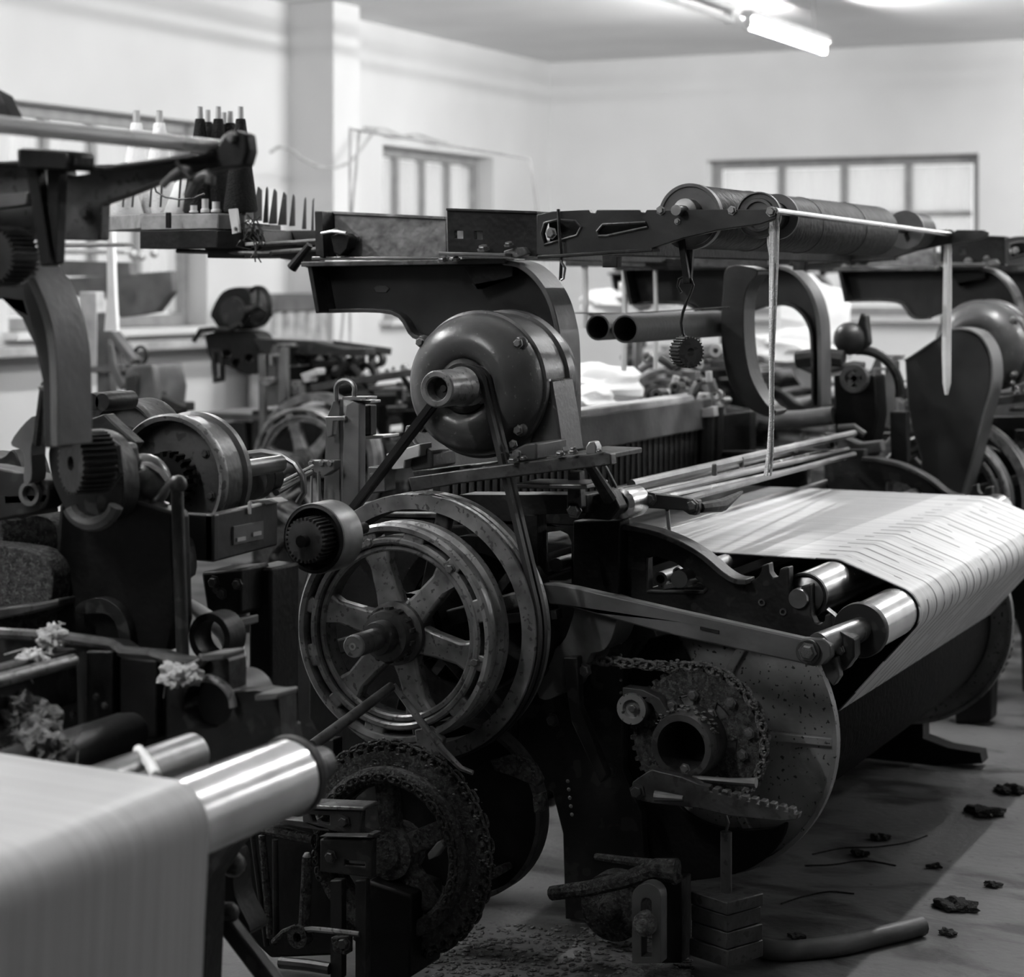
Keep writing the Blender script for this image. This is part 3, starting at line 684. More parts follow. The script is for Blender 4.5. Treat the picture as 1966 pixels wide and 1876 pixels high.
# parts between the guide and the motor plate
pl('adjusting_block', [(706, 896), (738, 896), (740, 945), (710, 948)], 4.1, 0.05, M_MID)
for (a, b) in ((714, 912), (730, 912), (722, 922)): bolt(LOOM, a, b, 4.095, 4)
pl('motor_bracket', [(740, 872), (806, 852), (806, 876), (778, 884), (776, 900), (752, 902)], 4.12, 0.06, M_PALE)
# ---- motor platform: tilted bars on a hinge
pl('platform_bar', [(783, 918), (880, 903), (1160, 868), (1172, 872), (1174, 893), (880, 929), (790, 945)], 3.97, 0.03, M_IRON)
pl('platform_bar', [(790, 905), (1160, 862), (1162, 880), (800, 925)], 4.27, 0.03, M_IRON)
for (a, b) in ((960, 902), (1085, 884)):
    q0 = P(a, b, 3.98); MB().bar(q0, q0 + V((0, 0.32, 0)), 0.09, 0.012).part('cross_plate', M_IRON, LOOM, 0.003)
pl('hinge_bar', [(990, 928), (1126, 930), (1126, 940), (990, 938)], 4.1, 0.12, M_DSTEEL)
pl('support_beam', [(880, 950), (1126, 950), (1126, 986), (880, 992)], 4.24, 0.08, M_DARK)
pl('support_leg', [(994, 985), (1032, 988), (1032, 1130), (1000, 1130)], 4.24, 0.05, M_BLACK)
bolt(LOOM, 1102, 980, 4.2, 12); pl('hinge_link', [(1090, 905), (1112, 905), (1116, 975), (1100, 988), (1088, 975)], 4.2, 0.03, M_IRON)
pl('adjusting_bolt', [(1124, 858), (1130, 848), (1140, 848), (1145, 858), (1145, 872), (1124, 872)], 3.98, 0.03, M_DSTEEL)
m = MB(); m.cyl(P(1128, 888, 4.0), P(1170, 955, 4.12), 0.010, 0.016, n=10); m.part('link_rod', M_DARK, LOOM)
m = MB(); m.cyl(P(1155, 882, 4.0), P(1182, 934, 4.15), 0.004, n=8); m.part('link_rod', M_DSTEEL, LOOM)
pl('link_casting', [(1130, 955), (1172, 940), (1190, 975), (1170, 1000), (1120, 995)], 4.28, 0.05, M_DARK, 0.005)
for (a, b, r) in ((1075, 872, 8), (1100, 868, 8), (1100, 862, 6), (985, 884, 9), (1005, 880, 6), (1150, 866, 5)): bolt(LOOM, a, b, 3.965, r, rot=(-1.2, 0, 0))
# roller end that looks like a steel ball, flat bar behind it
m = MB(); q = P(1190, 968, NEAR - 0.06); k = S(1190, NEAR - 0.06)
m.lathe(q, (0, 1, 0), [(0, 0.03), (14 * k, 0.02), (19 * k, 0.0), (29 * k, 0.006), (31 * k, 0.02), (31 * k, 0.09), (0, 0.09)], 32); m.part('guide_roller_end', M_STEEL, LOOM)
pl('temple_bar', [(1212, 944), (1300, 954), (1340, 961), (1343, 978), (1336, 990), (1322, 988), (1310, 980), (1212, 974)], NEAR + 0.04, 0.025, M_MID)
bolt(LOOM, 1249, 958, NEAR + 0.035, 10); bolt(LOOM, 1328, 971, NEAR + 0.035, 10)
m = MB(); m.cyl(P(1281, 978, NEAR + 0.06), P(1285, 1022, NEAR + 0.2), 0.005, n=8); m.part('temple_stem', M_DSTEEL, LOOM)
m = MB(); m.tube([P(1345, 975, NEAR + 0.06), P(1385, 970, NEAR + 0.14), P(1424, 945, NEAR + 0.30)], [0.012, 0.016, 0.004], 8); m.part('temple_head', M_DARK, LOOM)
# ---- heald rods and reed
for (a, b, a2, b2, r) in ((1212, 930, 1640, 832, 0.011), (1240, 952, 1628, 862, 0.007), (1262, 956, 1622, 880, 0.005), (1300, 962, 1640, 872, 0.008), (1230, 946, 1575, 868, 0.004)):
    q = P(a, b, NEAR + 0.06); q2 = P(a2, b2, 6.3); MB().cyl(q, q2, r, n=10).part('lease_rod', M_DSTEEL if r > 0.006 else M_STEEL, LOOM)
for k in range(5):
    q = P(1372 + 52 * k, 898 - 14 * k, NEAR + 0.4 + 0.42 * k); MB().box((q.x, q.y, q.z - 0.005), (0.012, 0.012, 0.03)).part('rod_clip', M_DSTEEL, LOOM, 0.003)
LX = -2.355
MB().box((LX, 5.42, 1.055), (0.06, 1.86, 0.10)).part('lay_cap', M_MID, LOOM, 0.006)
MB().box((LX - 0.01, 5.42, 1.11), (0.07, 1.86, 0.02)).part('lay_cap_edge', M_PALE, LOOM, 0.004)
MB().box((LX + 0.005, 5.2, 1.055), (0.06, 0.012, 0.106)).part('lay_joint', M_PALE, LOOM)
MB().box((LX, 5.42, 0.94), (0.02, 1.86, 0.13)).part('reed', M_DARK, LOOM)
MB().box((LX + 0.01, 5.42, 0.85), (0.08, 1.9, 0.06)).part('lay_beam', M_DARK, LOOM, 0.006)
for k in range(40):
    MB().box((LX + 0.012, 4.55 + 0.0445 * k, 0.94), (0.006, 0.006, 0.13)).part('reed_dent', M_IRON, LOOM)
# ---- heald frames between the reed and the back
for j in range(3):
    xj = LX + 0.16 + 0.07 * j
    MB().box((xj, 5.42, 0.74), (0.02, 1.8, 0.03)).part('heald_frame', M_WOODD, LOOM, 0.002)
pl('rod_shade_panel', [(446, 1596), (640, 1562), (640, 1835), (520, 1840), (468, 1790)], 3.78, 0.05, M_BLACK, 0.006)  # black panel puts the dark behind the rods into colour
pl('wheel_shade_panel', [(590, 1110), (700, 1010), (900, 1010), (990, 1120), (990, 1420), (900, 1500), (640, 1470), (590, 1380)], 4.30, 0.03, M_BLACK, 0.01)  # black panel stands in for the shade behind the wheel spokes
pl('beam_shade_plate', cm([(1200, 1300), (1285, 1300), (1262, 1360), (1258, 1440), (1285, 1520), (1330, 1568), (1400, 1592), (1480, 1590), (1510, 1582), (1490, 1630), (1430, 1672), (1340, 1690), (1250, 1690), (1205, 1600)]), 4.44, 0.015, M_BLACK, 0.003)  # black plate paints the shadowed lower left of the beam flange
pl('flange_gap_shade', [(1262, 1205), (1292, 1208), (1332, 1284), (1214, 1272)], 4.452, 0.008, M_BLACK, 0.001)  # black plate stands in for the shade of an open gap
m = MB(); rg_ = random.Random(31)
for k in range(70):
    a = math.radians(rg_.uniform(20, 150)); r = rg_.uniform(58, 70) * sk
    m.sphere((SX + r * math.cos(a), 4.19 + rg_.uniform(0, 0.05), SZ + r * math.sin(a)), rg_.uniform(0.002, 0.005), 6, (1.5, 1.2, 0.7))
m.part('caught_fluff', M_LINT, LOOM, kind='stuff')
# far-side legs standing on the floor below the beam
pl('frame_leg', [(1640, 1330), (1772, 1340), (1772, 1418), (1820, 1436), (1882, 1446), (1886, 1466), (1800, 1470), (1650, 1476)], 6.30, 0.08, M_BLACK, 0.01)
# ================================================================ motor and belts of the middle loom
MXx, MZz = Xz(890, 741, 4.05)
MOT = root('electric_motor', (MXx, 4.2, P(900, 885, 4.1).z), 'round grey electric motor bolted above the bare flywheel', 'motor')
m = MB(); m.lathe((MXx, 4.05, MZz), (0, 1, 0), [(0.118, 0.20), (0.156, 0.085), (0.156, 0.20), (0.163, 0.205), (0.164, 0.235), (0.157, 0.245), (0.150, 0.28), (0.11, 0.31), (0, 0.32)], 72)
body = m.part('motor_body', M_MOTOR, MOT)
m = MB(); m.lathe((MXx, 4.05, MZz), (0, 1, 0), [(0.040, 0.035), (0.052, 0.02), (0.066, -0.004), (0.085, -0.014), (0.108, -0.012), (0.130, 0.002), (0.147, 0.026), (0.156, 0.055), (0.158, 0.075), (0.164, 0.078), (0.164, 0.092), (0.150, 0.094)], 72)
bell = m.part('end_bell', M_MOTOR, MOT)
m = MB(); m.lathe((MXx, 4.05, MZz), (0, 1, 0), [(0, -0.012), (0.050, -0.012), (0.060, -0.004), (0.064, 0.03), (0, 0.05)], 32); m.part('bearing_cap', M_DARK, bell)
for a in (38, 142, 218, 322):
    c, s = math.cos(math.radians(a)), math.sin(math.radians(a))
    m = MB(); m.sphere((MXx + c * 0.152, 4.09, MZz + s * 0.152), 0.016, 10); m.part('bolt_lug', M_MOTOR, bell)
    inst('bolt', ME_BOLT, None, bell, (MXx + c * 0.152, 4.073, MZz + s * 0.152), (0, a, 0), (0.009, 0.009, 0.009))
m = MB()
for w0, w1, y in ((60, 118, 4.16),):
    m.lathe((MXx, 4.145, MZz), (0, 1, 0), [(0.154, 0), (0.160, 0), (0.160, 0.045), (0.154, 0.045)], 72, True)
m.part('body_band', M_MOTOR, body)
m = MB(); m.plate([(1024, 728), (1058, 728), (1070, 800), (1080, 872), (1010, 878), (1016, 850), (1026, 820)], 4.15, 0.12); m.part('motor_leg', M_MOTOR, MOT, 0.006)
m = MB(); m.plate([(988, 862), (1008, 852), (1030, 850), (1030, 884), (985, 888)], 4.02, 0.16); m.part('motor_foot', M_MOTOR, MOT, 0.005)
m = MB(); m.plate([(778, 815), (800, 850), (830, 868), (830, 900), (790, 905), (768, 862)], 4.15, 0.12); m.part('motor_leg', M_MOTOR, MOT, 0.006)
m = MB(); m.plate([(1027, 728), (1054, 728), (1054, 732), (1027, 732)], 4.13, 0.01); m.part('rating_plate', M_STEEL, MOT)
bolt(MOT, 992, 872, 4.0, 8); bolt(MOT, 985, 853, 4.03, 7)
PXx, PZz = Xz(838, 747, 3.86); pr = 36 * S(838, 3.86)
m = MB(); m.lathe((PXx, 3.86, PZz), (0, 1, 0), [(0.024, 0.04), (0.024, 0.004), (0.027, 0), (pr - 0.003, 0), (pr, 0.004), (pr, 0.10), (pr + 0.004, 0.115), (pr - 0.006, 0.135), (pr - 0.006, 0.145), (pr + 0.004, 0.153), (pr - 0.006, 0.163), (pr - 0.006, 0.172), (pr + 0.004, 0.186), (0.02, 0.19), (0.02, 0.24), (0, 0.24)], 48); pul = m.part('motor_pulley', M_WHEEL, MOT)
m = MB(); m.lathe((PXx, 3.89, PZz), (0, 1, 0), [(0, 0), (0.007, 0), (0.008, 0.004), (0.012, 0.005), (0.0245, 0.006), (0.0245, 0.02), (0, 0.02)], 20); m.part('shaft_nut', M_IRON, pul)
# two V-belts round the motor pulley and the belt wheel
def belt(y, label):
    r1, r2 = pr + 0.002, RB + 0.001
    dx, dz = WXX - PXx, WZZ - PZz; D = math.hypot(dx, dz); base = math.atan2(dz, dx)
    off = math.acos((r1 - r2) / D)
    pts = []
    a1 = base + off; a2 = base - off
    # pulley arc (far side from the wheel), then wheel arc
    n = 16; s0 = a1; e0 = a2 + 2 * math.pi
    for i in range(n + 1):
        a = s0 + (e0 - s0) * i / n; pts.append((PXx + r1 * math.cos(a), PZz + r1 * math.sin(a)))
    n = 60; s0 = a2; e0 = a1
    for i in range(n + 1):
        a = s0 + (e0 - s0) * i / n; pts.append((WXX + r2 * math.cos(a), WZZ + r2 * math.sin(a)))
    m = MB(); N = len(pts); vs = []
    for i in range(N):
        p = Vector((pts[i][0], 0, pts[i][1])); q = Vector((pts[(i + 1) % N][0], 0, pts[(i + 1) % N][1])); o = Vector((pts[i - 1][0], 0, pts[i - 1][1]))
        t = (q - o).normalized(); nrm = Vector((t.z, 0, -t.x))
        for (w, h) in ((-0.008, 0.004), (0.008, 0.004), (0.005, -0.008), (-0.005, -0.008)): vs.append(p + nrm * h + Vector((0, y + w, 0)))
    fs = [(i * 4 + k, i * 4 + (k + 1) % 4, ((i + 1) % N) * 4 + (k + 1) % 4, ((i + 1) % N) * 4 + k) for i in range(N) for k in range(4)]
    m.add(vs, fs)
    return m.thing('drive_belt', M_RUBBER, label, 'belt', 'belts of the middle motor')
belt(4.000, 'black rubber drive belt nearer the viewer, from motor pulley to big wheel')
belt(4.026, 'black rubber drive belt nearer the motor body, running round the big wheel')
# ================================================================ warp sheets and their rollers
def make_warp_mat(name, stripe=True, base=0.80, pitch=0.075):
    """striped warp: u = metres across, v = metres along the yarn"""
    m = bpy.data.materials.new(name); m.use_nodes = True
    nt = m.node_tree; N = nt.nodes; L = nt.links; b = N['Principled BSDF']
    b.inputs['Roughness'].default_value = 0.42; b.inputs['Specular IOR Level'].default_value = 0.45
    uv = N.new('ShaderNodeUVMap'); sp = N.new('ShaderNodeSeparateXYZ'); L.new(uv.outputs[0], sp.inputs[0])
    def mth(op, a, c=None):
        n = N.new('ShaderNodeMath'); n.operation = op
        for i, x in enumerate((a, c)):
            if x is None: continue
            if isinstance(x, (int, float)): n.inputs[i].default_value = x
            else: L.new(x, n.inputs[i])
        return n.outputs[0]
    def noise(su, sv, det=2):
        mp = N.new('ShaderNodeMapping'); mp.inputs['Scale'].default_value = (su, sv, 1); L.new(uv.outputs[0], mp.inputs[0])
        n = N.new('ShaderNodeTexNoise'); n.inputs['Scale'].default_value = 1.0; n.inputs['Detail'].default_value = det; L.new(mp.outputs[0], n.inputs['Vector']); return n.outputs['Fac']
    def ramp(f, p0, p1, c0, c1):
        r = N.new('ShaderNodeMapRange'); r.inputs['From Min'].default_value = p0; r.inputs['From Max'].default_value = p1; r.inputs['To Min'].default_value = c0; r.inputs['To Max'].default_value = c1
        L.new(f, r.inputs['Value']); return r.outputs['Result']
    val = ramp(noise(160, 1.2), 0.35, 0.65, 0.86, 1.0)
    val = mth('MULTIPLY', val, ramp(noise(45, 0.8, 3), 0.38, 0.55, 0.80 if stripe else 0.93, 1.0))
    if stripe:
        fr = mth('FRACT', mth('DIVIDE', sp.outputs[0], pitch))
        thin = mth('MULTIPLY', mth('MULTIPLY', mth('LESS_THAN', fr, 0.15), mth('GREATER_THAN', sp.outputs[1], 0.30)), mth('GREATER_THAN', noise(9, 7), 0.43))
        thin2 = mth('MULTIPLY', mth('LESS_THAN', mth('ABSOLUTE', mth('SUBTRACT', fr, 0.5)), 0.03), mth('GREATER_THAN', noise(17, 9), 0.55))
        # broad dyed borders near both edges
        val = mth('MULTIPLY', val, mth('SUBTRACT', 1.0, mth('MULTIPLY', thin, 0.88)))
        val = mth('MULTIPLY', val, mth('SUBTRACT', 1.0, mth('MULTIPLY', thin2, 0.45)))
    # thinner, sparser stretch of yarn between the rollers and the heald rods
    s0 = mth('MULTIPLY', mth('GREATER_THAN', sp.outputs[1], -0.16), mth('LESS_THAN', sp.outputs[1], 0.22))
    if stripe: val = mth('MULTIPLY', val, mth('SUBTRACT', 1.0, mth('MULTIPLY', s0, 0.28)))
    val = mth('MULTIPLY', val, base)
    cb = N.new('ShaderNodeCombineColor')
    for i in range(3): L.new(val, cb.inputs[i])
    L.new(cb.outputs[0], b.inputs['Base Color'])
    bp = N.new('ShaderNodeBump'); bp.inputs['Strength'].default_value = 0.12; bp.inputs['Distance'].default_value = 0.004
    L.new(noise(400, 2), bp.inputs['Height']); L.new(bp.outputs['Normal'], b.inputs['Normal'])
    return m
def sheet(path, y0, y1, m, name, label, v0=0.0, t=0.0025, ny=24):
    """path: (x, z) from the healds to the beam; a thin sheet with real thickness and UVs in metres"""
    n = len(path); me = bpy.data.meshes.new(name); vs = []; fs = []; uvs = []
    L = [v0]
    for a, b in zip(path[:-1], path[1:]): L.append(L[-1] + math.hypot(b[0] - a[0], b[1] - a[1]))
    ox, oz = path[n // 2]; oy = (y0 + y1) / 2; org = Vector((ox, oy, min(p[1] for p in path)))
    for s in (0, 1):
        for i, p in enumerate(path):
            a = Vector(path[max(0, i - 1)]); b = Vector(path[min(n - 1, i + 1)]); d = (b - a).normalized(); nr = Vector((d.y, -d.x))
            q = Vector(p) - nr * (t * s)
            for j in range(ny + 1):
                y = y0 + (y1 - y0) * j / ny
                vs.append(Vector((q.x, y, q.y)) - org); uvs.append((y - y0, L[i]))
    w = ny + 1
    for s in (0, 1):
        o = s * n * w
        for i in range(n - 1):
            for j in range(ny):
                f = (o + i * w + j, o + i * w + j + 1, o + (i + 1) * w + j + 1, o + (i + 1) * w + j)
                fs.append(f if s else f[::-1])
    o = n * w
    for i in range(n - 1):
        fs.append((i * w, (i + 1) * w, o + (i + 1) * w, o + i * w)); fs.append((i * w + ny, o + i * w + ny, o + (i + 1) * w + ny, (i + 1) * w + ny))
    me.from_pydata(vs, [], fs)
    ul = me.uv_layers.new(name='UVMap')
    for lp in me.loops: ul.data[lp.index].uv = uvs[lp.vertex_index]
    me.shade_smooth(); me.set_sharp_from_angle(angle=math.radians(50))
    o = link(name, me, m, None); o.location = org
    return tag(o, label, 'warp sheet')
def ap(cx, cz, r, a0, a1, n):
    return [(cx + r * math.cos(math.radians(a0 + (a1 - a0) * i / n)), cz + r * math.sin(math.radians(a0 + (a1 - a0) * i / n))) for i in range(n + 1)]
# middle loom: sheet runs flat to the upper roller, over both, then back to the beam
UX, UZ = Xz(1545, 1144, 4.44); UR = 0.050
DX, DZ = Xz(1656, 1208, 4.40); DR = 0.054
M_WARP = make_warp_mat('striped_warp')
top = UZ + UR + 0.002
tang = math.degrees(math.atan2(DZ - UZ, DX - UX)) + 90
path = [(LX + 0.05, top - 0.01)] + [(LX + (UX - LX) * f, top) for f in (0.1, 0.25, 0.4, 0.55, 0.7, 0.85)] + ap(UX, UZ, UR + 0.002, 90, tang, 6) + ap(DX, DZ, DR + 0.002, tang, -36, 14)
path += [(BX + 0.276 * math.cos(math.radians(a)), BZ + 0.276 * math.sin(math.radians(a))) for a in (6, 30)][0:1]
sheet(path, 4.66, 6.22, M_WARP, 'warp_sheet', 'white striped warp sheet stretched over the rollers of the middle loom', v0=-0.72 + 0.18)
def roller(x, z, r, y0, y1, name, label, m=M_STEEL, group='steel guide rollers'):
    o = root(name, (x, (y0 + y1) / 2, z - r), label, 'roller', group)
    MB().lathe((x, y0, z), (0, 1, 0), [(r - 0.006, 0), (r, 0.004), (r, y1 - y0 - 0.004), (r - 0.006, y1 - y0), (0, y1 - y0)], 48).part('roller_tube', m, o)
    MB().lathe((x, y0 - 0.004, z), (0, 1, 0), [(r * 0.55, 0.012), (r - 0.006, 0.010), (r - 0.004, 0), (r + 0.001, 0), (r + 0.001, 0.012), (r * 0.55, 0.02)], 40, True).part('end_collar', M_DARK, o)
    MB().lathe((x, y0 - 0.05, z), (0, 1, 0), [(0, 0), (r * 0.42, 0), (r * 0.45, 0.005), (r * 0.45, 0.05), (r * 0.9, 0.058), (0, 0.06)], 28).part('axle', M_DSTEEL, o)
    return o
roller(UX, UZ, UR, 4.44, 6.36, 'guide_roller', 'upper bright steel roller under the striped warp of the middle loom')
ro = roller(DX, DZ, DR, 4.40, 6.36, 'guide_roller', 'lower bright steel roller at the end of the long lever')
MB().lathe((DX, 4.375, DZ), (0, 1, 0), [(0.02, 0), (DR + 0.004, 0), (DR + 0.006, 0.006), (DR + 0.006, 0.02), (0.02, 0.02)], 40, True).part('end_flange', M_DARK, ro)
m = MB(); m.tube([P(1590, 1170, 4.41), P(1612, 1188, 4.40), P(1640, 1200, 4.39)], 0.005, 8); m.part('oil_pipe', M_STEEL, LOOM)
# ================================================================ hanging things of the overhead gear (beams, arms)
# ---- girder and arch over each side frame
ARCH = [(628, 512), (990, 506), (1020, 512), (1050, 535), (1075, 572), (1090, 620), (1097, 680), (1099, 868), (1074, 868), (1071, 700), (1060, 648), (1036, 614), (1006, 600), (960, 602), (900, 625), (850, 648), (806, 645), (765, 600), (636, 597)]
for y in (4.45, 6.45):
    m = MB(); c = [(q.x, q.z) for q in (P(a, b, 4.45) for a, b in ARCH)]; m.prism(c, y, y + 0.02); g = m.part('arch_girder', M_PAINT, LOOM, 0.003)
    fl = MB(); pts = [P(a, b, 4.45) + V((0.002, y - 4.45 - 0.02, 0.002)) for a, b in ARCH[1:8]]
    fl.strip(pts, 0.11, 0.012)
    fl.part('arch_flange', M_MID, g, 0.002)
    fl = MB(); pts = [P(a, b, 4.45) + V((0, y - 4.45 - 0.01, 0)) for a, b in ARCH[8:14]]
    fl.strip(pts, 0.05, 0.01)
    fl.part('inner_flange', M_IRON, g, 0.002)
    fl = MB(); pts = [P(a, b, 4.45) + V((0, y - 4.45 - 0.01, 0)) for a, b in ARCH[15:19]]
    fl.strip(pts, 0.05, 0.01)
    fl.part('inner_flange', M_IRON, g, 0.002)
    q0 = P(612, 508, 4.45); q1 = P(1000, 502, 4.45); s = V((0, y - 4.45 - 0.03, 0)); MB().bar(q0 + s, q1 + s, 0.11, 0.012).part('top_plate', M_IRON, g, 0.002)
    q0 = P(626, 512, 4.45) + s; q1 = P(642, 600, 4.45) + s; MB().bar(q0, q1, 0.10, 0.012, side=(0, 1, 0)).part('end_flange', M_DARK, g, 0.002)
m = MB(); m.plate([(716, 553), (722, 548), (742, 548), (748, 554), (742, 562), (720, 562)], 4.447, 0.006); m.part('cast_slot', M_IRON, LOOM, 0.002)
m = MB(); m.plate([(890, 512), (985, 510), (985, 530), (905, 545), (915, 556)], 4.40, 0.03); m.part('gusset', M_BLACK, LOOM, 0.002)
# ---- rusty channel and black angle plate on top of the girder
m = MB(); m.plate([(605, 405), (640, 407), (856, 418), (858, 494), (620, 496), (605, 480)], 4.42, 0.012); ch = m.part('channel_beam', M_RUST, LOOM, 0.002)
q0 = P(606, 407, 4.42); q1 = P(856, 419, 4.42); MB().bar(q0 + V((0, .03, 0)), q1 + V((0, .03, 0)), 0.07, 0.008).part('channel_flange', M_RUST, ch, 0.002)
q0 = P(618, 496, 4.42); q1 = P(880, 497, 4.42); MB().bar(q0 + V((0, -.015, 0)), q1 + V((0, -.015, 0)), 0.07, 0.008).part('channel_flange', M_DSTEEL, ch, 0.002)
m = MB(); m.plate([(604, 405), (618, 406), (622, 496), (606, 490)], 4.36, 0.06); m.part('channel_end', M_DARK, ch, 0.002)
m = MB(); m.plate([(858, 402), (1032, 408), (1032, 492), (860, 484)], 4.37, 0.014, [[(873, 443), (889, 443), (889, 458), (873, 458)], [(911, 444), (926, 444), (926, 459), (911, 459)]]); an = m.part('angle_plate', M_BLACK, LOOM, 0.002)
q0 = P(858, 402, 4.37); q1 = P(1032, 408, 4.37); MB().bar(q0 + V((0, .03, 0)), q1 + V((0, .03, 0)), 0.07, 0.006).part('angle_flange', M_DARK, an, 0.001)
q0 = P(862, 487, 4.37); q1 = P(990, 490, 4.37); MB().bar(q0 + V((0, -.02, 0)), q1 + V((0, -.02, 0)), 0.07, 0.008).part('angle_flange', M_MID, an, 0.002)
m = MB(); m.plate([(866, 440), (935, 440), (935, 462), (866, 462)], 4.40, 0.01); m.part('backing_plate', M_PALE, LOOM)
for (a, b, r) in ((928, 478, 10), (977, 470, 8), (850, 500, 9), (876, 498, 7)): bolt(LOOM, a, b, 4.34, r, rot=(-1.2, 0, 0))
m = MB(); m.plate([(965, 482), (985, 476), (1005, 474), (1014, 488), (995, 496), (968, 492)], 4.35, 0.08); m.part('arch_foot', M_MID, LOOM, 0.004)
# clamp with wing nut at the left end of the channel
m = MB(); m.plate([(634, 452), (650, 446), (662, 448), (672, 456), (668, 476), (652, 492), (640, 486)], 4.36, 0.04); m.part('clamp', M_BLACK, LOOM, 0.004)
bolt(LOOM, 644, 444, 4.37, 7, rot=(-1.2, 0, 0)); bolt(LOOM, 683, 458, 4.41, 8); m = MB(); m.tube([P(618, 448, 4.36), P(640, 444, 4.35), P(665, 448, 4.35)], 0.005, 8); m.part('clamp_rod', M_STEEL, LOOM)
# ---- slotted arm to the right carrying the rollers (near), same arm at the far frame
ARM = [(1030, 412), (1060, 406), (1130, 403), (1133, 409), (1142, 409), (1145, 403), (1228, 403), (1231, 408), (1238, 408), (1241, 403), (1262, 403), (1268, 410), (1278, 403), (1400, 402), (1405, 408), (1412, 402), (1480, 402), (1492, 408), (1490, 420), (1462, 430), (1380, 442), (1310, 458), (1250, 478), (1150, 488), (1050, 494), (1030, 488)]
AH = [[(1046, 428), (1070, 422), (1105, 424), (1116, 436), (1108, 452), (1080, 460), (1046, 470), (1040, 448)], [(1147, 444), (1158, 431), (1240, 427), (1244, 436), (1165, 453), (1150, 453)]]
for y in (4.36, 6.40):
    c = lambda l: [(q.x, q.z) for q in (P(a, b, 4.36) for a, b in l)]
    m = MB(); m.prism(c(ARM), y, y + 0.022, [c(h) for h in AH]); am = m.part('slotted_arm', M_PAINT, LOOM, 0.002)
    bk = [(1036, 418), (1250, 410), (1262, 470), (1150, 484), (1040, 488)]
    m = MB(); m.prism(c(bk), y + 0.05, y + 0.056); m.part('arm_backing', M_BLACK, am)
    q0 = P(1040, 494, 4.36) + V((0, y - 4.36, 0)); q1 = P(1260, 480, 4.36) + V((0, y - 4.36, 0)); MB().bar(q0, q1, 0.05, 0.008).part('arm_flange', M_DARK, am, 0.002)
    for h in AH:
        t = MB(); t.tube([V((a, y - 0.001, b)) for a, b in c(h)], 0.0035, 6, closed=True); t.part('slot_lip', M_IRON, am)
    if y < 5:
        for (a, b, r) in ((1268, 404, 7), (1405, 404, 7), (1480, 406, 8), (1300, 425, 5), (1058, 448, 9)): bolt(am, a, b, y - 0.004, r)
q0 = P(1090, 503, 6.38); q1 = P(1478, 506, 6.38); MB().bar(q0, q1, 0.05, 0.03).part('tie_rail', M_IRON, LOOM, 0.002)
for y in (4.7, 6.2):
    q = P(1085, 500, 4.42); MB().box((q.x, y, q.z), (0.04, 0.03, 0.03)).part('rail_block', M_DARK, LOOM, 0.002)
# ---- dark block under the rollers: harness rail along the loom
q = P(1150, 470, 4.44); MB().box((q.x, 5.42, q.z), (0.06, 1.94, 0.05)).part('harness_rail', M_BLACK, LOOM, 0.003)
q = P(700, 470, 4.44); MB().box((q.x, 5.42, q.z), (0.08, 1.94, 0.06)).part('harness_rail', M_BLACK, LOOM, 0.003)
# ---- the big overhead roller and its small flanged spools
q = P(1325, 416, 4.42); k = S(1325, 4.42); R = 63 * k
ov = root('covered_roller', (q.x, 5.18, q.z - R), 'large dark covered roller resting on the slotted overhead arms', 'roller')
MB().lathe((q.x, 4.43, q.z), (0, 1, 0), [(R - 0.004, 0), (R - 0.002, 0.004), (R - 0.002, 1.50), (R - 0.006, 1.51), (0, 1.51)], 56).part('roller_cover', M_ROLL, ov)
MB().lathe((q.x, 4.415, q.z), (0, 1, 0), [(0, 0.004), (R - 0.008, 0.004), (R - 0.006, 0), (R + 0.001, 0), (R + 0.001, 0.02), (0, 0.02)], 56).part('end_plate', M_MID, ov)
MB().lathe((q.x, 4.33, q.z + 0.012), (0, 1, 0), [(0, 0), (0.012, 0), (0.012, 0.05), (0.028, 0.055), (0.028, 0.09), (0, 0.09)], 20).part('axle_nut', M_DSTEEL, ov)
for k2 in range(3):
    MB().lathe((q.x, 4.8 + 0.4 * k2, q.z), (0, 1, 0), [(R - 0.003, 0), (R - 0.0005, 0.001), (R - 0.0005, 0.005), (R - 0.003, 0.006)], 56).part('cover_seam', M_DARK, ov)
def spool(px, py, rpx, Y, L, label):
    q = P(px, py, Y); r = rpx * S(px, Y)
    o = root('flanged_spool', (q.x, Y + L / 2, q.z - r), label, 'spool', 'small flanged spools on the arms')
    MB().lathe((q.x, Y, q.z), (0, 1, 0), [(0, 0.006), (r * 0.55, 0.006), (r * 0.58, 0), (r * 0.70, 0), (r * 0.74, 0.006), (r - 0.005, 0.006), (r - 0.003, 0), (r, 0.001), (r, 0.012), (0, 0.012)], 40).part('spool_flange', M_MID, o)
    MB().lathe((q.x, Y + 0.012, q.z), (0, 1, 0), [(0, 0), (r * 0.62, 0), (r * 0.62, L - 0.024), (0, L - 0.024)], 32).part('spool_core', M_ROLL, o)
    MB().lathe((q.x, Y + L - 0.012, q.z), (0, 1, 0), [(0, 0), (r, 0), (r, 0.011), (0, 0.012)], 40).part('spool_flange', M_MID, o)
    MB().cyl((q.x, Y - 0.02, q.z), (q.x, Y + L + 0.02, q.z), 0.006, n=10).part('spool_pin', M_DSTEEL, o)
    return o
spool(1455, 413, 45, 4.42, 0.14, 'grey flanged spool between the slotted arm and the large covered roller')
q = P(1737, 441, 6.18); r = 37 * S(1737, 6.18)
o = root('flanged_spool', (q.x, 6.25, q.z - r), 'far flanged spool at the right end of the thin overhead rod', 'spool', 'small flanged spools on the arms')
MB().lathe((q.x, 6.18, q.z), (0, 1, 0), [(0, 0), (r, 0), (r, 0.012), (0, 0.012)], 40).part('spool_flange', M_MID, o)
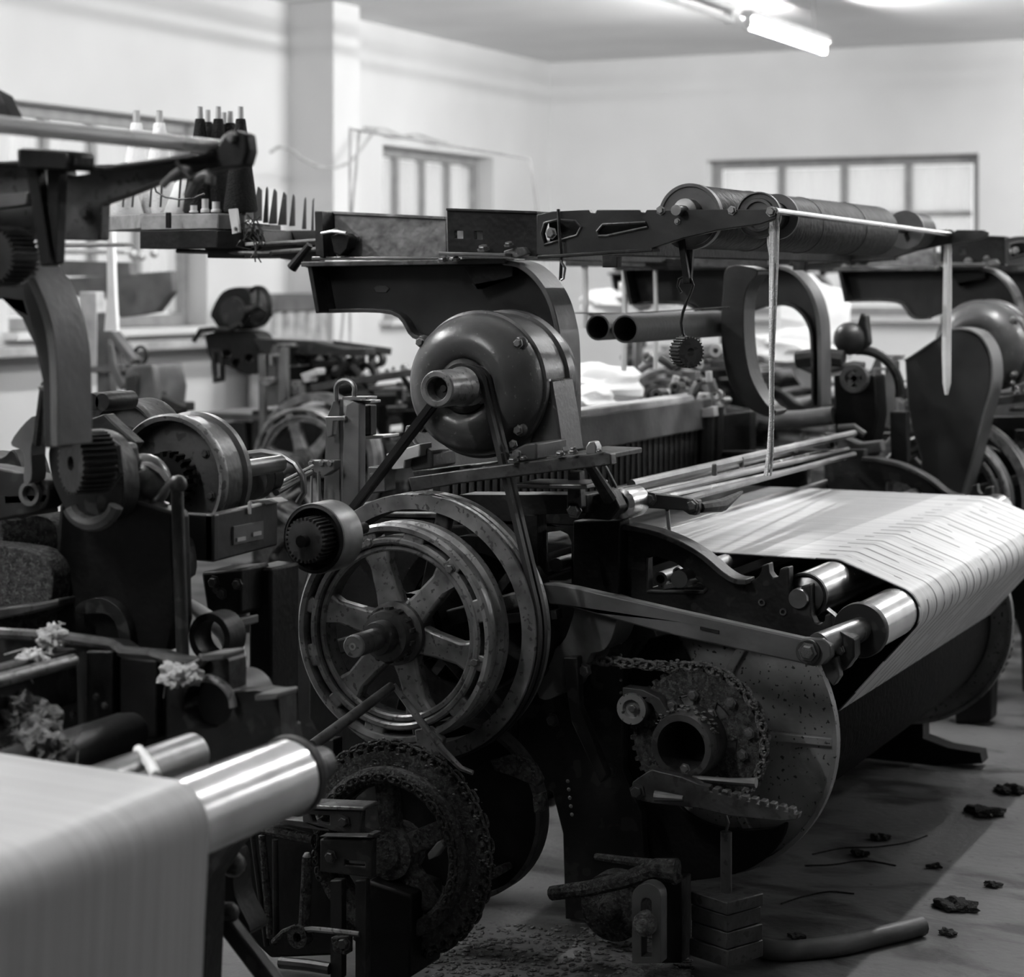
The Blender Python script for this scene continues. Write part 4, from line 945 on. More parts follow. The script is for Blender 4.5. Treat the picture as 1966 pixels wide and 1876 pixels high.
MB().lathe((q.x, 6.192, q.z), (0, 1, 0), [(0, 0), (r * 0.92, 0), (r * 0.92, 0.16), (0, 0.16)], 32).part('spool_core', M_BLACK, o)
MB().cyl((q.x, 6.10, q.z), (q.x, 6.5, q.z), 0.012, n=10).part('spool_pin', M_DARK, o)
m = MB(); m.plate([(1735, 450), (1742, 447), (1746, 458), (1740, 464)], 6.175, 0.01); m.part('key_slot', M_BLACK, o)
m = MB(); m.cyl(P(1488, 405, 4.36), P(1828, 450, 6.42), 0.0075, n=12); m.part('overhead_rod', M_STEEL, LOOM)
m = MB(); m.sphere(P(1829, 450, 6.42), 0.014, 10); m.part('rod_cap', M_DARK, LOOM)
# ---- white yarn hanks hanging from the rod
def hank(pts, rs, label):
    m = MB()
    for dx, dy, f in ((0, 0, 1.0), (0.006, 0.004, 0.8), (-0.005, 0.005, 0.8), (0.002, -0.005, 0.7)):
        m.tube([Vector(p) + V((dx * (1 + 0.5 * math.sin(i)), dy, 0)) for i, p in enumerate(pts)], [r * f for r in rs], 6)
    return m.thing('yarn_hank', M_YARNW, label, 'yarn', 'yarn hanks hanging from the overhead rod')
hank([P(1484, 398, 4.40), P(1485, 440, 4.40), P(1484, 500, 4.40), P(1482, 600, 4.40), P(1480, 700, 4.40), P(1480, 800, 4.40), P(1477, 870, 4.40), P(1472, 914, 4.40)], [0.004, 0.005, 0.0042, 0.004, 0.0038, 0.004, 0.0045, 0.003], 'long white yarn strand hanging from the tip of the slotted arm')
hank([P(1485, 402, 4.44), P(1478, 430, 4.43), P(1480, 470, 4.42), P(1484, 505, 4.41)], [0.003, 0.004, 0.004, 0.003], 'short white yarn loop knotted beside the long strand at the arm tip')
hank([P(1819, 440, 6.41), P(1818, 520, 6.41), P(1817, 600, 6.41), P(1816, 680, 6.41), P(1817, 735, 6.41), P(1816, 758, 6.41)], [0.006, 0.007, 0.008, 0.011, 0.012, 0.003], 'thick white yarn hank hanging at the far end of the overhead rod')
# ---- strap, hook and gear used as a counterweight
m = MB(); m.plate([(1300, 450), (1310, 449), (1324, 545), (1312, 545)], 4.40, 0.012); m.part('hook_strap', M_BLACK, LOOM, 0.001)
m = MB(); m.plate([(1314, 480), (1330, 478), (1326, 542), (1318, 542)], 4.42, 0.012); m.part('hook_strap', M_DARK, LOOM, 0.001)
m = MB(); m.tube([P(a, b, 4.41) for a, b in ((1308, 562), (1301, 550), (1304, 536), (1315, 530), (1326, 535), (1331, 548), (1326, 562), (1318, 580), (1311, 600), (1308, 620), (1311, 640), (1316, 652))], 0.0035, 6)
m.thing('wire_hook', M_DARK, 'bent wire hook hanging under the slotted arm with a small gear', 'hook')
gq = P(1318, 676, 4.41)
gw = root('gear_weight', (gq.x, gq.y, gq.z - 0.035), 'small toothed gear hung on a wire hook as a weight', 'gear')
R3 = Euler((0, 0, math.radians(-125))).to_matrix()
m = MB(); m.gear((0, 0), -0.018, 0.018, 0.036, 26, 0.004, hole=0.010); m.v = [R3 @ v + gq for v in m.v]; m.part('toothed_body', M_IRON, gw)
m = MB(); m.tube([P(1312, 640, 4.41), P(1308, 655, 4.41), P(1316, 662, 4.41), P(1322, 652, 4.41), P(1316, 645, 4.41)], 0.003, 6); m.part('wire_loop', M_DSTEEL, gw)
m = MB(); m.tube([P(1072, 402, 4.35), P(1074, 450, 4.34), P(1078, 500, 4.34), P(1076, 538, 4.34)], 0.004, 6); m.thing('wire_loop', M_DARK, 'thin dark wire looped over the arm beside the angle plate', 'wire')
m = MB(); m.tube([P(1076, 500, 4.33), P(1085, 515, 4.33), P(1082, 535, 4.33), P(1077, 538, 4.33)], 0.003, 6); m.thing('steel_shackle', M_DSTEEL, 'bent steel clip at the lower end of the looped wire', 'shackle')
# ---- cardboard tubes lying in the harness and the curved picking arm
def ctube(px, py, r, Y0, Y1, label):
    q = P(px, py, Y0); k = S(px, Y0) * r
    m = MB(); m.lathe(q, (0, 1, 0), [(k * 0.88, 0), (k, 0), (k, Y1 - Y0), (k * 0.88, Y1 - Y0)], 32, True); return m.thing('card_tube', mat('dark_tube', 0.04, 0.6), label, 'tube', 'dark tubes behind the motor arch')
ctube(1148, 629, 25, 5.0, 5.9, 'left one of two open dark tubes behind the motor arch')
ctube(1200, 632, 27, 5.0, 5.9, 'right one of two open dark tubes behind the motor arch')
m = MB(); m.plate(cm([(1398, 512), (1455, 520), (1432, 560), (1428, 640), (1440, 720), (1470, 775), (1490, 790), (1470, 800), (1420, 770), (1395, 720), (1384, 640), (1388, 560)]), 5.6, 0.10); m.part('picking_arm', M_PAINT, LOOM, 0.01)
m = MB(); m.tube([P(1103, 601, 5.3), P(1200, 602, 5.3), P(1400, 590, 5.5)], 0.002, 5); m.part('harness_wire', M_DSTEEL, LOOM)
# ================================================================ bobbin creel with cones, left of the middle loom
CRY = 4.62
q = P(420, 440, CRY)
CRE = root('bobbin_creel', (q.x, q.y, P(420, 470, CRY).z), 'many-sided wooden bobbin board with upright pegs on the channel beam', 'creel')
zb0, zb1 = P(420, 437, CRY).z, P(420, 407, CRY).z
th = zb1 - zb0
# the board is a ring of planks: corners on plan, front planks face the aisle
c0 = P(192, 400, CRY + 0.22); c1 = P(270, 410, CRY + 0.02); c2 = P(322, 412, CRY - 0.02); c3 = P(418, 412, CRY - 0.02); c4 = P(470, 415, CRY + 0.02); c5 = P(540, 420, CRY + 0.20); c6 = P(606, 425, CRY + 0.46)
cs = [Vector((c.x, c.y, 0)) for c in (c0, c1, c3, c4, c5, c6)]
mats_pl = (M_WOOD, M_WOOD, M_WOODD, M_WOODD, M_WOODD)
dz = (0.0, -0.004, -0.006, -0.03, -0.045)
back = Vector((-0.43 + 0.2, 0.9, 0)).normalized() * 0.13
for i in range(5):
    a, b = cs[i], cs[i + 1]; d = (b - a).normalized(); nrm = Vector((-d.y, d.x, 0))
    if nrm.y < 0: nrm = -nrm
    a2, b2 = a + nrm * 0.115, b + nrm * 0.115
    m = MB(); z0 = zb0 + dz[i]; z1 = zb1 + dz[i]
    vs = [Vector((p.x, p.y, z)) for z in (z0, z1) for p in (a, b, b2, a2)]
    m.add(vs, [(0, 3, 2, 1), (4, 5, 6, 7), (0, 1, 5, 4), (1, 2, 6, 5), (2, 3, 7, 6), (3, 0, 4, 7)]); m.part('plank', mats_pl[i], CRE, 0.003)
    if i in (1, 2, 3):
        m = MB(); vs = [Vector((p.x, p.y - 0.004, z)) for z in (z0 - 0.05, z0 - 0.002) for p in (a, b, b2, a2)]
        m.add(vs, [(0, 3, 2, 1), (4, 5, 6, 7), (0, 1, 5, 4), (1, 2, 6, 5), (2, 3, 7, 6), (3, 0, 4, 7)]); m.part('under_plank', M_BLACK, CRE, 0.002)
m = MB(); m.plate([(318, 408), (325, 408), (325, 438), (318, 438)], CRY - 0.035, 0.01); m.part('joint_cleat', M_BLACK, CRE)
m = MB(); m.plate([(438, 402), (454, 400), (460, 446), (446, 450)], CRY - 0.05, 0.008); bl = m.part('metal_bracket', M_PALE, CRE, 0.001)
bolt(bl, 452, 439, CRY - 0.052, 3)
m = MB()
rg = random.Random(3)
for k in range(26):
    a = rg.uniform(462, 505); b = rg.uniform(410, 470)
    m.tube([P(a, b, CRY - 0.03), P(a + rg.uniform(-20, 20), b + rg.uniform(8, 30), CRY - 0.04), P(a + rg.uniform(-20, 20), b + rg.uniform(0, 40), CRY - 0.03)], 0.0018, 5)
m.part('tangled_wire', M_DARK, CRE, kind='stuff')
# stand under the boards: spindle, trays and braces down to the channel
m = MB(); m.plate([(375, 445), (500, 440), (510, 470), (480, 492), (400, 486), (372, 462)], CRY + 0.05, 0.25); m.part('turntable', M_BLACK, CRE, 0.006)
m = MB(); m.plate([(414, 468), (500, 464), (500, 470), (414, 478)], CRY + 0.02, 0.02); m.part('tray_edge', M_PALE, CRE, 0.002)
for (a0, b0, a1, b1, r) in ((500, 470, 612, 462, 0.006), (505, 486, 616, 478, 0.006), (340, 482, 520, 487, 0.006)):
    MB().cyl(P(a0, b0, CRY + 0.05), P(a1, b1, CRY), r, n=8).part('brace_rod', M_IRON, CRE)
MB().cyl(P(595, 470, CRY - 0.05), P(560, 515, CRY - 0.05), 0.009, 0.014, n=10).part('brace_arm', M_BLACK, CRE)
m = MB(); m.plate([(500, 470), (615, 460), (615, 500), (600, 520), (560, 500), (505, 492)], CRY + 0.3, 0.03); m.part('creel_stand', M_MID, CRE, 0.003)
# pegs: bare spikes with flat blades on the right plank, thin pegs on the left
pegs = [(467, 362, 410, 8), (478, 366, 418, 12), (492, 366, 420, 18), (509, 366, 424, 9), (523, 370, 426, 14), (541, 376, 428, 15), (560, 380, 430, 10), (583, 386, 436, 7), (599, 388, 440, 4)]
for i, (x, y0, y1, w) in enumerate(pegs):
    w = w * 1.25
    Yp = CRY + 0.06 + 0.045 * i
    b = P(x, y1 + 4, Yp); t = P(x + 3, y0 - 8, Yp); k = S(x, Yp)
    m = MB(); m.prism([(b.x - w * k * 0.5, b.z), (b.x + w * k * 0.5, b.z), (b.x + w * k * 0.5, t.z - 0.01), (t.x, t.z), (b.x + w * k * 0.1, t.z - 0.008)], Yp, Yp + 0.006); m.part('peg_blade', M_MID, CRE, 0.001)
for i, x in enumerate((206, 222, 238, 256, 290, 310, 345)):
    Yp = CRY + 0.24 - 0.02 * i
    MB().cyl(P(x - 2, 398, Yp), P(x + 2, 340, Yp), 0.003, n=6).part('peg', M_IRON, CRE)
# ---- cones: paper tube, wound yarn
def cone_proto(m, h, r0, r1, label, group):
    o = root('yarn_cone', (0, 0, 0), label, 'yarn cone', group)
    b = MB(); b.lathe((0, 0, 0), (0, 0, 1), [(0, 0), (r0 * 0.92, 0), (r0, 0.006), (r1, h - 0.004), (r1 * 0.9, h), (0, h)], 24); b.part('wound_yarn', m, o)
    t = MB(); t.lathe((0, 0, h - 0.002), (0, 0, 1), [(0.0045, 0), (0.0062, 0), (0.0055, 0.028), (0.0035, 0.028)], 14, True); t.part('cone_tip', M_PALE, o)
    return o
def put(proto, used, loc, sc, label):
    o = proto if not used else copy_tree(proto)
    o.location = loc; o.scale = (sc[0], sc[0], sc[1]); o['label'] = label
    return o
cw = cone_proto(M_YARNW, 0.20, 0.034, 0.010, '', 'white yarn cones on the creel')
cb = cone_proto(M_YARNB, 0.20, 0.034, 0.010, '', 'black yarn cones on the creel')
wl_ = [(262, 0.40, 236, 'white yarn cone with the tallest paper tip, left of its pair'), (306, 0.36, 236, 'white yarn cone to the right of the tallest white one'), (212, 0.30, 330, 'leftmost short white yarn cone on the creel board'), (238, 0.26, 325, 'second short white yarn cone from the left end of the board'), (352, 0.24, 340, 'white yarn cone beside the thin loop of black cable')]
for i, (x, dy, ty, lb) in enumerate(wl_):
    Yc = CRY + dy; h = P(x, ty, Yc).z - zb1
    put(cw, i > 0, (P(x, 400, Yc).x, Yc, zb1), (1.7, h / 0.20), lb)
bl_ = [(390, 0.07, 228, 'black yarn cone at the left of the dark bunch'), (405, 0.20, 234, 'black yarn cone second from the left of the dark bunch'), (425, 0.10, 228, 'black yarn cone in the middle of the dark bunch'), (436, 0.20, 238, 'short black yarn cone half hidden right of the middle one'), (448, 0.13, 236, 'black yarn cone just left of the rightmost dark cone'), (468, 0.04, 228, 'rightmost black yarn cone beside the bare pegs')]
for i, (x, dy, ty, lb) in enumerate(bl_):
    Yc = CRY + dy; h = P(x, ty, Yc).z - zb1
    put(cb, i > 0, (P(x - 6, 400, Yc).x, Yc, zb1), (1.35, h / 0.20), lb)
# pale bobbin bases standing empty on the front plank
def bobbin(x, y0, y1, Y, r, label):
    b = P(x, y1, Y); h = P(x, y0, Y).z - b.z
    m = MB(); m.lathe((b.x, b.y, zb1), (0, 0, 1), [(0, 0), (r, 0), (r, h * 0.2), (r * 0.75, h * 0.3), (r * 0.75, h), (0, h)], 20)
    return m.thing('empty_bobbin', M_CARD, label, 'bobbin', 'empty bobbins on the creel board')
bobbin(394, 376, 402, CRY + 0.02, 0.012, 'pale empty bobbin standing left on the creel board')
bobbin(415, 384, 404, CRY + 0.01, 0.014, 'pale empty bobbin standing right beside the metal bracket')
bobbin(372, 388, 402, CRY + 0.02, 0.012, 'low pale bobbin stub between the white cones and other bobbins')
m = MB(); m.tube([P(a, b, CRY - 0.25) for a, b in ((296, 330), (294, 350), (300, 368), (318, 379), (345, 383), (372, 380), (392, 372))], 0.0025, 6)
m.thing('black_cable', M_RUBBER, 'thin black cable drooping in a loop in front of the white cones', 'cable')
# ================================================================ the nearer loom at the left edge
LL = root('power_loom', (P(200, 1300, 2.7).x, 1.8, 0), 'dark power loom cut off by the left edge, nearest the viewer', 'loom', 'power looms of the mill')
def lp(nm, pts, Y, t, mt, b=0.003, holes=(), par=None):
    m = MB(); m.plate(pts, Y, t, holes); return m.part(nm, mt, par or LL, b)
# ---- warp sheet and rollers
q = P(552, 1492, 2.66); LRX, LRZ = q.x, q.z; LRR = 0.057
o = roller(LRX, LRZ, LRR, 0.25, 2.66, 'guide_roller', 'bright steel roller under the pale warp at the lower left')
MB().lathe((LRX, 2.66, LRZ), (0, 1, 0), [(0, 0), (LRR + 0.002, 0), (LRR + 0.004, 0.012), (LRR * 0.9, 0.03), (0.03, 0.05), (0.026, 0.10), (0, 0.10)], 40).part('end_boss', M_IRON, o)
q = P(372, 1446, 2.62); URX, URZ = q.x, q.z
roller(URX, URZ, 0.031, 0.25, 2.62, 'guide_roller', 'thinner dull roller just behind the roller at the lower left', M_DSTEEL)
M_WARP2 = make_warp_mat('pale_warp', False, 0.55)
lt = LRZ + LRR + 0.002
lpath = [(LRX - 0.95, lt + 0.02), (LRX - 0.5, lt + 0.012), (LRX - 0.2, lt + 0.004)] + ap(LRX, LRZ, LRR + 0.002, 90, -6, 10) + [(LRX + 0.052, LRZ - 0.12), (LRX + 0.046, LRZ - 0.25), (LRX + 0.04, LRZ - 0.4), (LRX + 0.034, 0.08)]
sheet(lpath, 0.25, 2.36, M_WARP2, 'warp_sheet', 'pale warp sheet hanging over the roller at the lower left', t=0.003, ny=30)
m = MB(); m.tube([P(265, 1440, 2.5), P(290, 1470, 2.45), P(300, 1490, 2.40)], 0.008, 8); m.thing('yarn_hank', M_YARNW, 'short loose yarn loop lying on the pale warp sheet', 'yarn')
# dark tube lying behind the sheet
q = P(255, 1404, 2.75); MB().lathe((q.x, 0.6, q.z), (0, 1, 0), [(0, 0), (0.035, 0), (0.035, 2.12), (0.03, 2.15), (0, 2.15)], 28).part('breast_roller', M_PAINT, LL)
# ---- far side frame of this loom
FA = [(-120, 1225), (0, 1216), (100, 1222), (215, 1238), (235, 1252), (290, 1256), (330, 1268), (385, 1274), (392, 1262), (432, 1257), (440, 1270), (440, 1330), (490, 1326), (535, 1332), (542, 1440), (560, 1530), (440, 1630), (400, 1690), (392, 1900), (-120, 1900)]
fr = lp('side_frame', FA, 2.80, 0.05, M_DARK, 0.004, [[(-60, 1300), (100, 1285), (148, 1290), (150, 1395), (60, 1420), (-60, 1440)], arc(400, 1352, 48, 0, 359, 20)[:-1]])
m = MB(); m.tube([P(a, b, 2.79) for a, b in FA[1:9]], 0.010, 8); m.part('frame_lip', M_IRON, fr)
m = MB(); m.tube([P(a, b, 2.79) for a, b in arc(392, 1358, 56, 130, 0, 10)], 0.007, 8); m.part('bearing_lip', M_WHEEL, fr)
m = MB(); m.lathe(P(425, 1352, 2.83), (0, 1, 0), [(0.0, 0.0), (0.045, 0), (0.045, 0.09), (0, 0.1)], 28); m.part('bearing_shell', M_MID, fr)
lp('frame_web', [(165, 1250), (215, 1250), (215, 1420), (165, 1420)], 2.77, 0.04, M_BLACK)
lp('frame_web', [(230, 1262), (300, 1268), (300, 1420), (230, 1420)], 2.78, 0.03, M_BLACK)
m = MB(); m.disc(178, 1300, 14, 2.775, 0.02, 24, hole=8); m.part('oil_boss', M_IRON, LL)
for (a, b) in ((140, 1372), (160, 1395), (200, 1355), (185, 1338)): bolt(LL, a, b, 2.76, 6, ME_DBOLT)
for (a, b, w) in ((385, 1258, 46), (488, 1334, 46)): lp('frame_step', [(a, b), (a + w, b - 4), (a + w, b + 8), (a, b + 12)], 2.75, 0.06, M_MID)
lp('frame_foot', [(430, 1404), (540, 1398), (545, 1440), (440, 1440)], 2.82, 0.06, M_DARK); bolt(LL, 441, 1418, 2.815, 6)
# rods along the loom at the far left
for (a, b, r) in ((141, 1268, 0.011), (45, 1322, 0.010)):
    q = P(a, b, 2.72); MB().cyl((q.x, 0.8, q.z), (q.x, 2.72, q.z), r, n=12).part('temple_rod', M_WHEEL, LL)
q = P(120, 1300, 2.74); MB().bar((q.x, 1.2, q.z), (q.x, 2.76, q.z), 0.03, 0.09).part('temple_rail', M_DARK, LL, 0.004)
# ---- heavy column with gear head
lp('column', [(108, 1020), (118, 880), (145, 850), (235, 852), (250, 960), (335, 985), (342, 1195), (330, 1250), (112, 1250), (100, 1190)], 2.95, 0.05, M_BLACK, 0.01)
lp('column_arch', cm([(150, 1160), (190, 1148), (225, 1165), (245, 1200), (250, 1255), (232, 1255), (226, 1210), (205, 1180), (150, 1178)]), 2.93, 0.04, M_DARK, 0.004)
lp('head_casting', cm([(95, 860), (120, 836), (165, 826), (205, 840), (230, 880), (238, 940), (225, 985), (190, 1008), (155, 1008), (130, 985), (112, 950), (98, 910)]), 2.88, 0.045, M_DARK, 0.008)
q = P(168, 888, 2.80); m = MB(); R4 = Euler((math.radians(0), 0, math.radians(-28))).to_matrix(); m.gear((0, 0), -0.03, 0.03, 0.052, 30, 0.005, hole=0.012); m.v = [R4 @ v + q for v in m.v]; m.part('worm_gear', M_DARK, LL)
m = MB(); m.tube([P(a, b, 2.84) for a, b in arc(178, 960, 46, 200, 345, 12)], 0.013, 8); m.part('gear_guard', M_IRON, LL)
m = MB(); m.tube([P(198, 842, 2.86), P(222, 860, 2.86), P(228, 905, 2.86), P(205, 935, 2.86)], 0.010, 8); m.part('guard_hoop', M_IRON, LL)
m = MB(); m.disc(55, 948, 24, 2.86, 0.02, 24, hole=16); m.part('bearing_eye', M_MID, LL)
lp('bearing_arm', cm([(-60, 900), (30, 905), (85, 925), (90, 965), (60, 985), (-60, 1000)]), 2.87, 0.05, M_DARK, 0.01)
lp('fork_casting', cm([(20, 850), (60, 800), (75, 815), (60, 860), (60, 920), (45, 925), (45, 870)]), 2.84, 0.04, M_MID, 0.006)
m = MB()
for i, x in enumerate((78, 90, 100, 112)): m.tube([P(x + 8, 740, 2.7), P(x, 800, 2.75), P(x - 6 + 3 * i, 850, 2.8)], 0.008, 6)
m.part('harness_cords', M_DARK, LL, kind='stuff')
lp('tie_bracket', [(70, 742), (110, 733), (148, 735), (148, 748), (112, 748), (75, 752)], 2.62, 0.03, M_MID)
# dome and its guard bar
q = P(276, 925, 3.02); m = MB(); m.sphere(q, 0.05, 24, (1.05, 0.8, 1.0)); m.part('gear_dome', M_MOTOR, LL)
m = MB(); m.tube([P(a, b, 3.0) for a, b in ((222, 893), (262, 890), (290, 895), (310, 908), (322, 925))], 0.007, 8); m.part('guard_bar', M_DSTEEL, LL)
m = MB(); m.tube([P(a, b, 2.98) for a, b in ((335, 918), (312, 942), (290, 968), (298, 984), (312, 986), (320, 965))], 0.005, 8); m.part('wire_handle', M_DSTEEL, LL)
m = MB(); m.cyl(P(340, 940, 2.96), P(351, 1262, 2.92), 0.011, n=12); m.part('lifting_rod', M_DARK, LL)
m = MB(); m.sphere(P(342, 930, 2.96), 0.016, 12); m.part('rod_head', M_IRON, LL)
# ---- drive pulleys
def pulley(px, py, rpx, Y, w, mt, nm='drive_pulley'):
    k = S(px, Y); r = rpx * k; c = P(px, py, Y)
    m = MB(); m.lathe(c, (0, 1, 0), [(0.018, 0.03), (r * 0.30, 0.03), (r * 0.34, 0.012), (r * 0.40, 0.022), (r * 0.86, 0.030), (r * 0.90, 0.004), (r * 0.97, 0), (r, 0.006), (r, 0.018), (r * 0.95, 0.024), (r * 0.95, w - 0.022), (r, w - 0.014), (r, w), (0.018, w)], 72); return m.part(nm, mt, LL)
pu = pulley(322, 922, 127, 3.30, 0.10, M_PULLEY)
m = MB(); k = S(322, 3.3); m.lathe(P(322, 922, 3.298), (0, 1, 0), [(127 * k * 0.90, 0.004), (127 * k * 0.97, 0), (127 * k, 0.006), (127 * k, 0.018)], 72); m.part('pulley_lip', M_WHEEL, pu)
for a in (35, -20): bolt(pu, 322 + 88 * math.cos(math.radians(a)), 922 - 88 * math.sin(math.radians(a)), 3.325, 7, ME_DBOLT)
q = P(322, 922, 3.29); m = MB(); m.gear((q.x, q.z), 3.28, 3.31, 0.055, 20, 0.010); m.part('clutch_teeth', M_BLACK, pu)
pulley(232, 852, 84, 3.52, 0.10, M_PULLEY)
lp('belt_fork', [(158, 832), (172, 805), (200, 795), (215, 810), (260, 850), (240, 880), (205, 850)], 3.1, 0.03, M_DARK)
m = MB(); m.cyl(P(322, 922, 3.29), P(322, 922, 3.29) + V((0, 0.40, 0)), 0.018, n=16); m.part('drive_shaft', M_DSTEEL, LL)
c = P(505, 918, 3.72)
m = MB(); k = S(505, 3.72)
for i, rr in enumerate((30, 38, 30, 40)): m.lathe((c.x, 3.72 - 0.05 * i, c.z), (0, 1, 0), [(0, 0), (rr * k, 0), (rr * k, 0.03), (0, 0.03)], 32)
m.part('coupling', M_PAINT, LL)
m = MB(); m.tube([P(a, b, 3.75) for a, b in ((470, 872), (505, 868), (540, 874), (566, 890), (582, 915), (584, 945), (572, 965))], 0.007, 8); m.part('guard_pipe', M_DSTEEL, LL)
MB().cyl(P(524, 934, 3.72), P(600, 895, 4.0), 0.004, n=8).part('pull_rod', M_DSTEEL, LL)
MB().cyl(P(530, 946, 3.72), P(596, 908, 4.0), 0.007, n=8).part('pull_rod', M_MID, LL)
for (a, b) in ((176, 772), (196, 772)):
    q = P(a, b, 3.2); MB().lathe(q, (0, 1, 0), [(0, 0), (0.016, 0), (0.018, 0.01), (0.018, 0.09), (0, 0.09)], 20).part('roller_stud', M_DARK, LL)
# ---- bent bracket with a maker's plate
q0 = P(410, 988, 3.12); q1 = P(410, 1080, 3.12); hb = q0.z - q1.z
lp('bracket_face', [(332, 984), (410, 988), (410, 1080), (340, 1074)], 3.12, 0.02, M_PAINT, 0.004)
bx = MB(); ang = V((0.0, 1, 0)); e0 = q0; e1 = q0 + V((-0.006, 0.225, 0.004))
bx.add([e0, e1, e1 - V((0, 0, hb)), e0 - V((0, 0, hb)), e0 + V((-0.02, 0, 0)), e1 + V((-0.02, 0, 0)), e1 - V((0.02, 0, hb)), e0 - V((0.02, 0, hb))], [(0, 1, 2, 3), (7, 6, 5, 4), (0, 4, 5, 1), (3, 2, 6, 7), (0, 3, 7, 4), (1, 5, 6, 2)])
bf = bx.part('bracket_side', M_PAINT, LL, 0.004)
ctr = (e0 + e1) / 2 + V((0.002, 0, -hb * 0.55))
MB().box(ctr, (0.006, 0.10, 0.034)).part('plate', M_MID, bf, 0.001)
for (dy, dz_, w) in ((-0.028, -0.008, 0.028), (0.025, -0.004, 0.028)): MB().box(ctr + V((0.004, dy, dz_)), (0.003, w, 0.007)).part('plate_line', M_CARD, bf)
MB().box(ctr + V((0.001, 0.005, 0.045)), (0.004, 0.006, 0.022)).part('number_mark', M_PALE, bf)
lp('top_bracket', [(478, 962), (520, 958), (536, 966), (500, 972)], 3.3, 0.04, M_MID)
lp('bracket_bulge', cm([(280, 1070), (310, 1045), (340, 1042), (345, 1110), (300, 1115)]), 3.05, 0.05, M_PAINT, 0.01)
bolt(LL, 364, 1062, 3.11, 9)
q = P(500, 1085, 3.30); q2 = P(540, 1440, 3.30)
MB().box(((q.x + q2.x) / 2 - 0.005, 3.32, (q.z + q2.z) / 2 - 0.05), (0.05, 0.10, q.z - q2.z + 0.1)).part('support_column', M_BLACK, LL, 0.006)
lp('valve_block', [(385, 1098), (462, 1092), (462, 1180), (400, 1195)], 3.2, 0.10, M_BLACK, 0.006)
for (a, b, r) in ((410, 1118, 10), (425, 1140, 9), (455, 1122, 9), (415, 1132, 7)): bolt(LL, a, b, 3.19, r, ME_DBOLT)
# white hose curving down behind the frame
m = MB(); m.tube([P(a, b, 3.05) for a, b in ((364, 1160), (380, 1172), (405, 1190), (432, 1215), (450, 1245), (457, 1285), (455, 1330))], [0.010, 0.012, 0.014, 0.016, 0.018, 0.018, 0.016], 12)
m.thing('white_hose', M_WHITE, 'short white hose curving down behind the left loom frame', 'hose')
m = MB(); m.lathe(P(402, 1225, 2.98), (0, 1, 0), [(0.03, 0), (0.042, 0), (0.042, 0.05), (0.03, 0.05)], 28, True); m.part('hose_clip', M_BLACK, LL)
lp('dark_step', [(430, 1194), (462, 1188), (462, 1205), (434, 1208)], 3.1, 0.06, M_MID)
# black toothed drum in front of the flywheel
c = P(601, 1035, 3.46); k = S(601, 3.46)
dr = MB(); dr.lathe(c, (0, 1, 0), [(0, 0.02), (52 * k, 0.02), (60 * k, 0.0), (68 * k, 0.004), (68 * k, 0.075), (0, 0.075)], 56); dr = dr.part('toothed_drum', M_BLACK, LL)
m = MB(); m.lathe(c, (0, 1, 0), [(67 * k, 0.002), (68.6 * k, 0.006), (68.6 * k, 0.074), (67 * k, 0.075)], 56); m.part('drum_rim', M_DSTEEL, dr)
m = MB(); m.gear((c.x, c.z), 3.43, 3.475, 44 * k, 30, 0.006, hole=0.010); m.part('drum_pinion', M_IRON, dr)
MB().cyl(c + V((0, -0.045, 0)), c + V((0, 0.2, 0)), 0.012, n=12).part('drum_axle', M_DARK, dr)
# ---- arch and overhead arm of this loom
AO = [(-140, 470), (20, 488), (58, 522), (88, 575), (108, 640), (116, 720), (118, 860), (84, 860), (80, 730), (66, 665), (40, 610), (4, 575), (-140, 560)]
m = MB(); m.plate(AO, 2.55, 0.03); ag = m.part('arch_girder', M_PAINT, LL, 0.003)
fl = MB(); pts = [P(a, b, 2.55) + V((0.004, 0.02, 0.004)) for a, b in AO[0:7]]
fl.strip(pts, 0.085, 0.014)
fl.part('arch_flange', M_MID, ag, 0.002)
m = MB(); m.gear(Xz(-18, 492, 2.44), 2.44, 2.50, 58 * S(-18, 2.44), 34, 0.006, hole=0.01); m.part('coil_gear', M_DARK, LL)
AL = [(-80, 312), (90, 306), (110, 322), (200, 318), (330, 300), (410, 285), (425, 262), (445, 254), (470, 258), (474, 285), (466, 312), (440, 322), (380, 334), (300, 352), (240, 376), (194, 392), (192, 462), (-80, 458)]
al = lp('slotted_arm', AL, 2.58, 0.025, M_IRON, 0.003, [[(128, 326), (168, 321), (171, 334), (130, 339)], [(72, 322), (88, 320), (90, 375), (78, 382), (72, 350)]])
lp('arm_flange', [(-80, 312), (90, 308), (200, 320), (330, 303), (410, 290), (410, 296), (330, 309), (200, 326), (90, 314), (-80, 318)], 2.55, 0.06, M_DARK, 0.001, par=al)
lp('arm_head', [(412, 288), (428, 258), (446, 250), (472, 256), (476, 290), (468, 318), (418, 324)], 2.55, 0.03, M_BLACK, 0.006, par=al)
bolt(al, 444, 262, 2.545, 9); bolt(al, 163, 408, 2.57, 12, ME_DBOLT)
lp('arm_plate', [(-80, 398), (192, 396), (192, 458), (-80, 456)], 2.62, 0.02, M_BLACK, 0.002)
lp('arm_bar', [(-80, 382), (52, 368), (52, 392), (-80, 408)], 2.52, 0.04, M_MID, 0.003)
lp('strap', [(48, 312), (68, 310), (98, 508), (78, 512)], 2.46, 0.02, M_BLACK, 0.002)
lp('strap', [(92, 310), (114, 310), (108, 506), (90, 512)], 2.47, 0.02, M_BLACK, 0.002)
lp('strap_head', [(28, 282), (138, 290), (136, 326), (30, 322)], 2.44, 0.06, M_BLACK, 0.008)
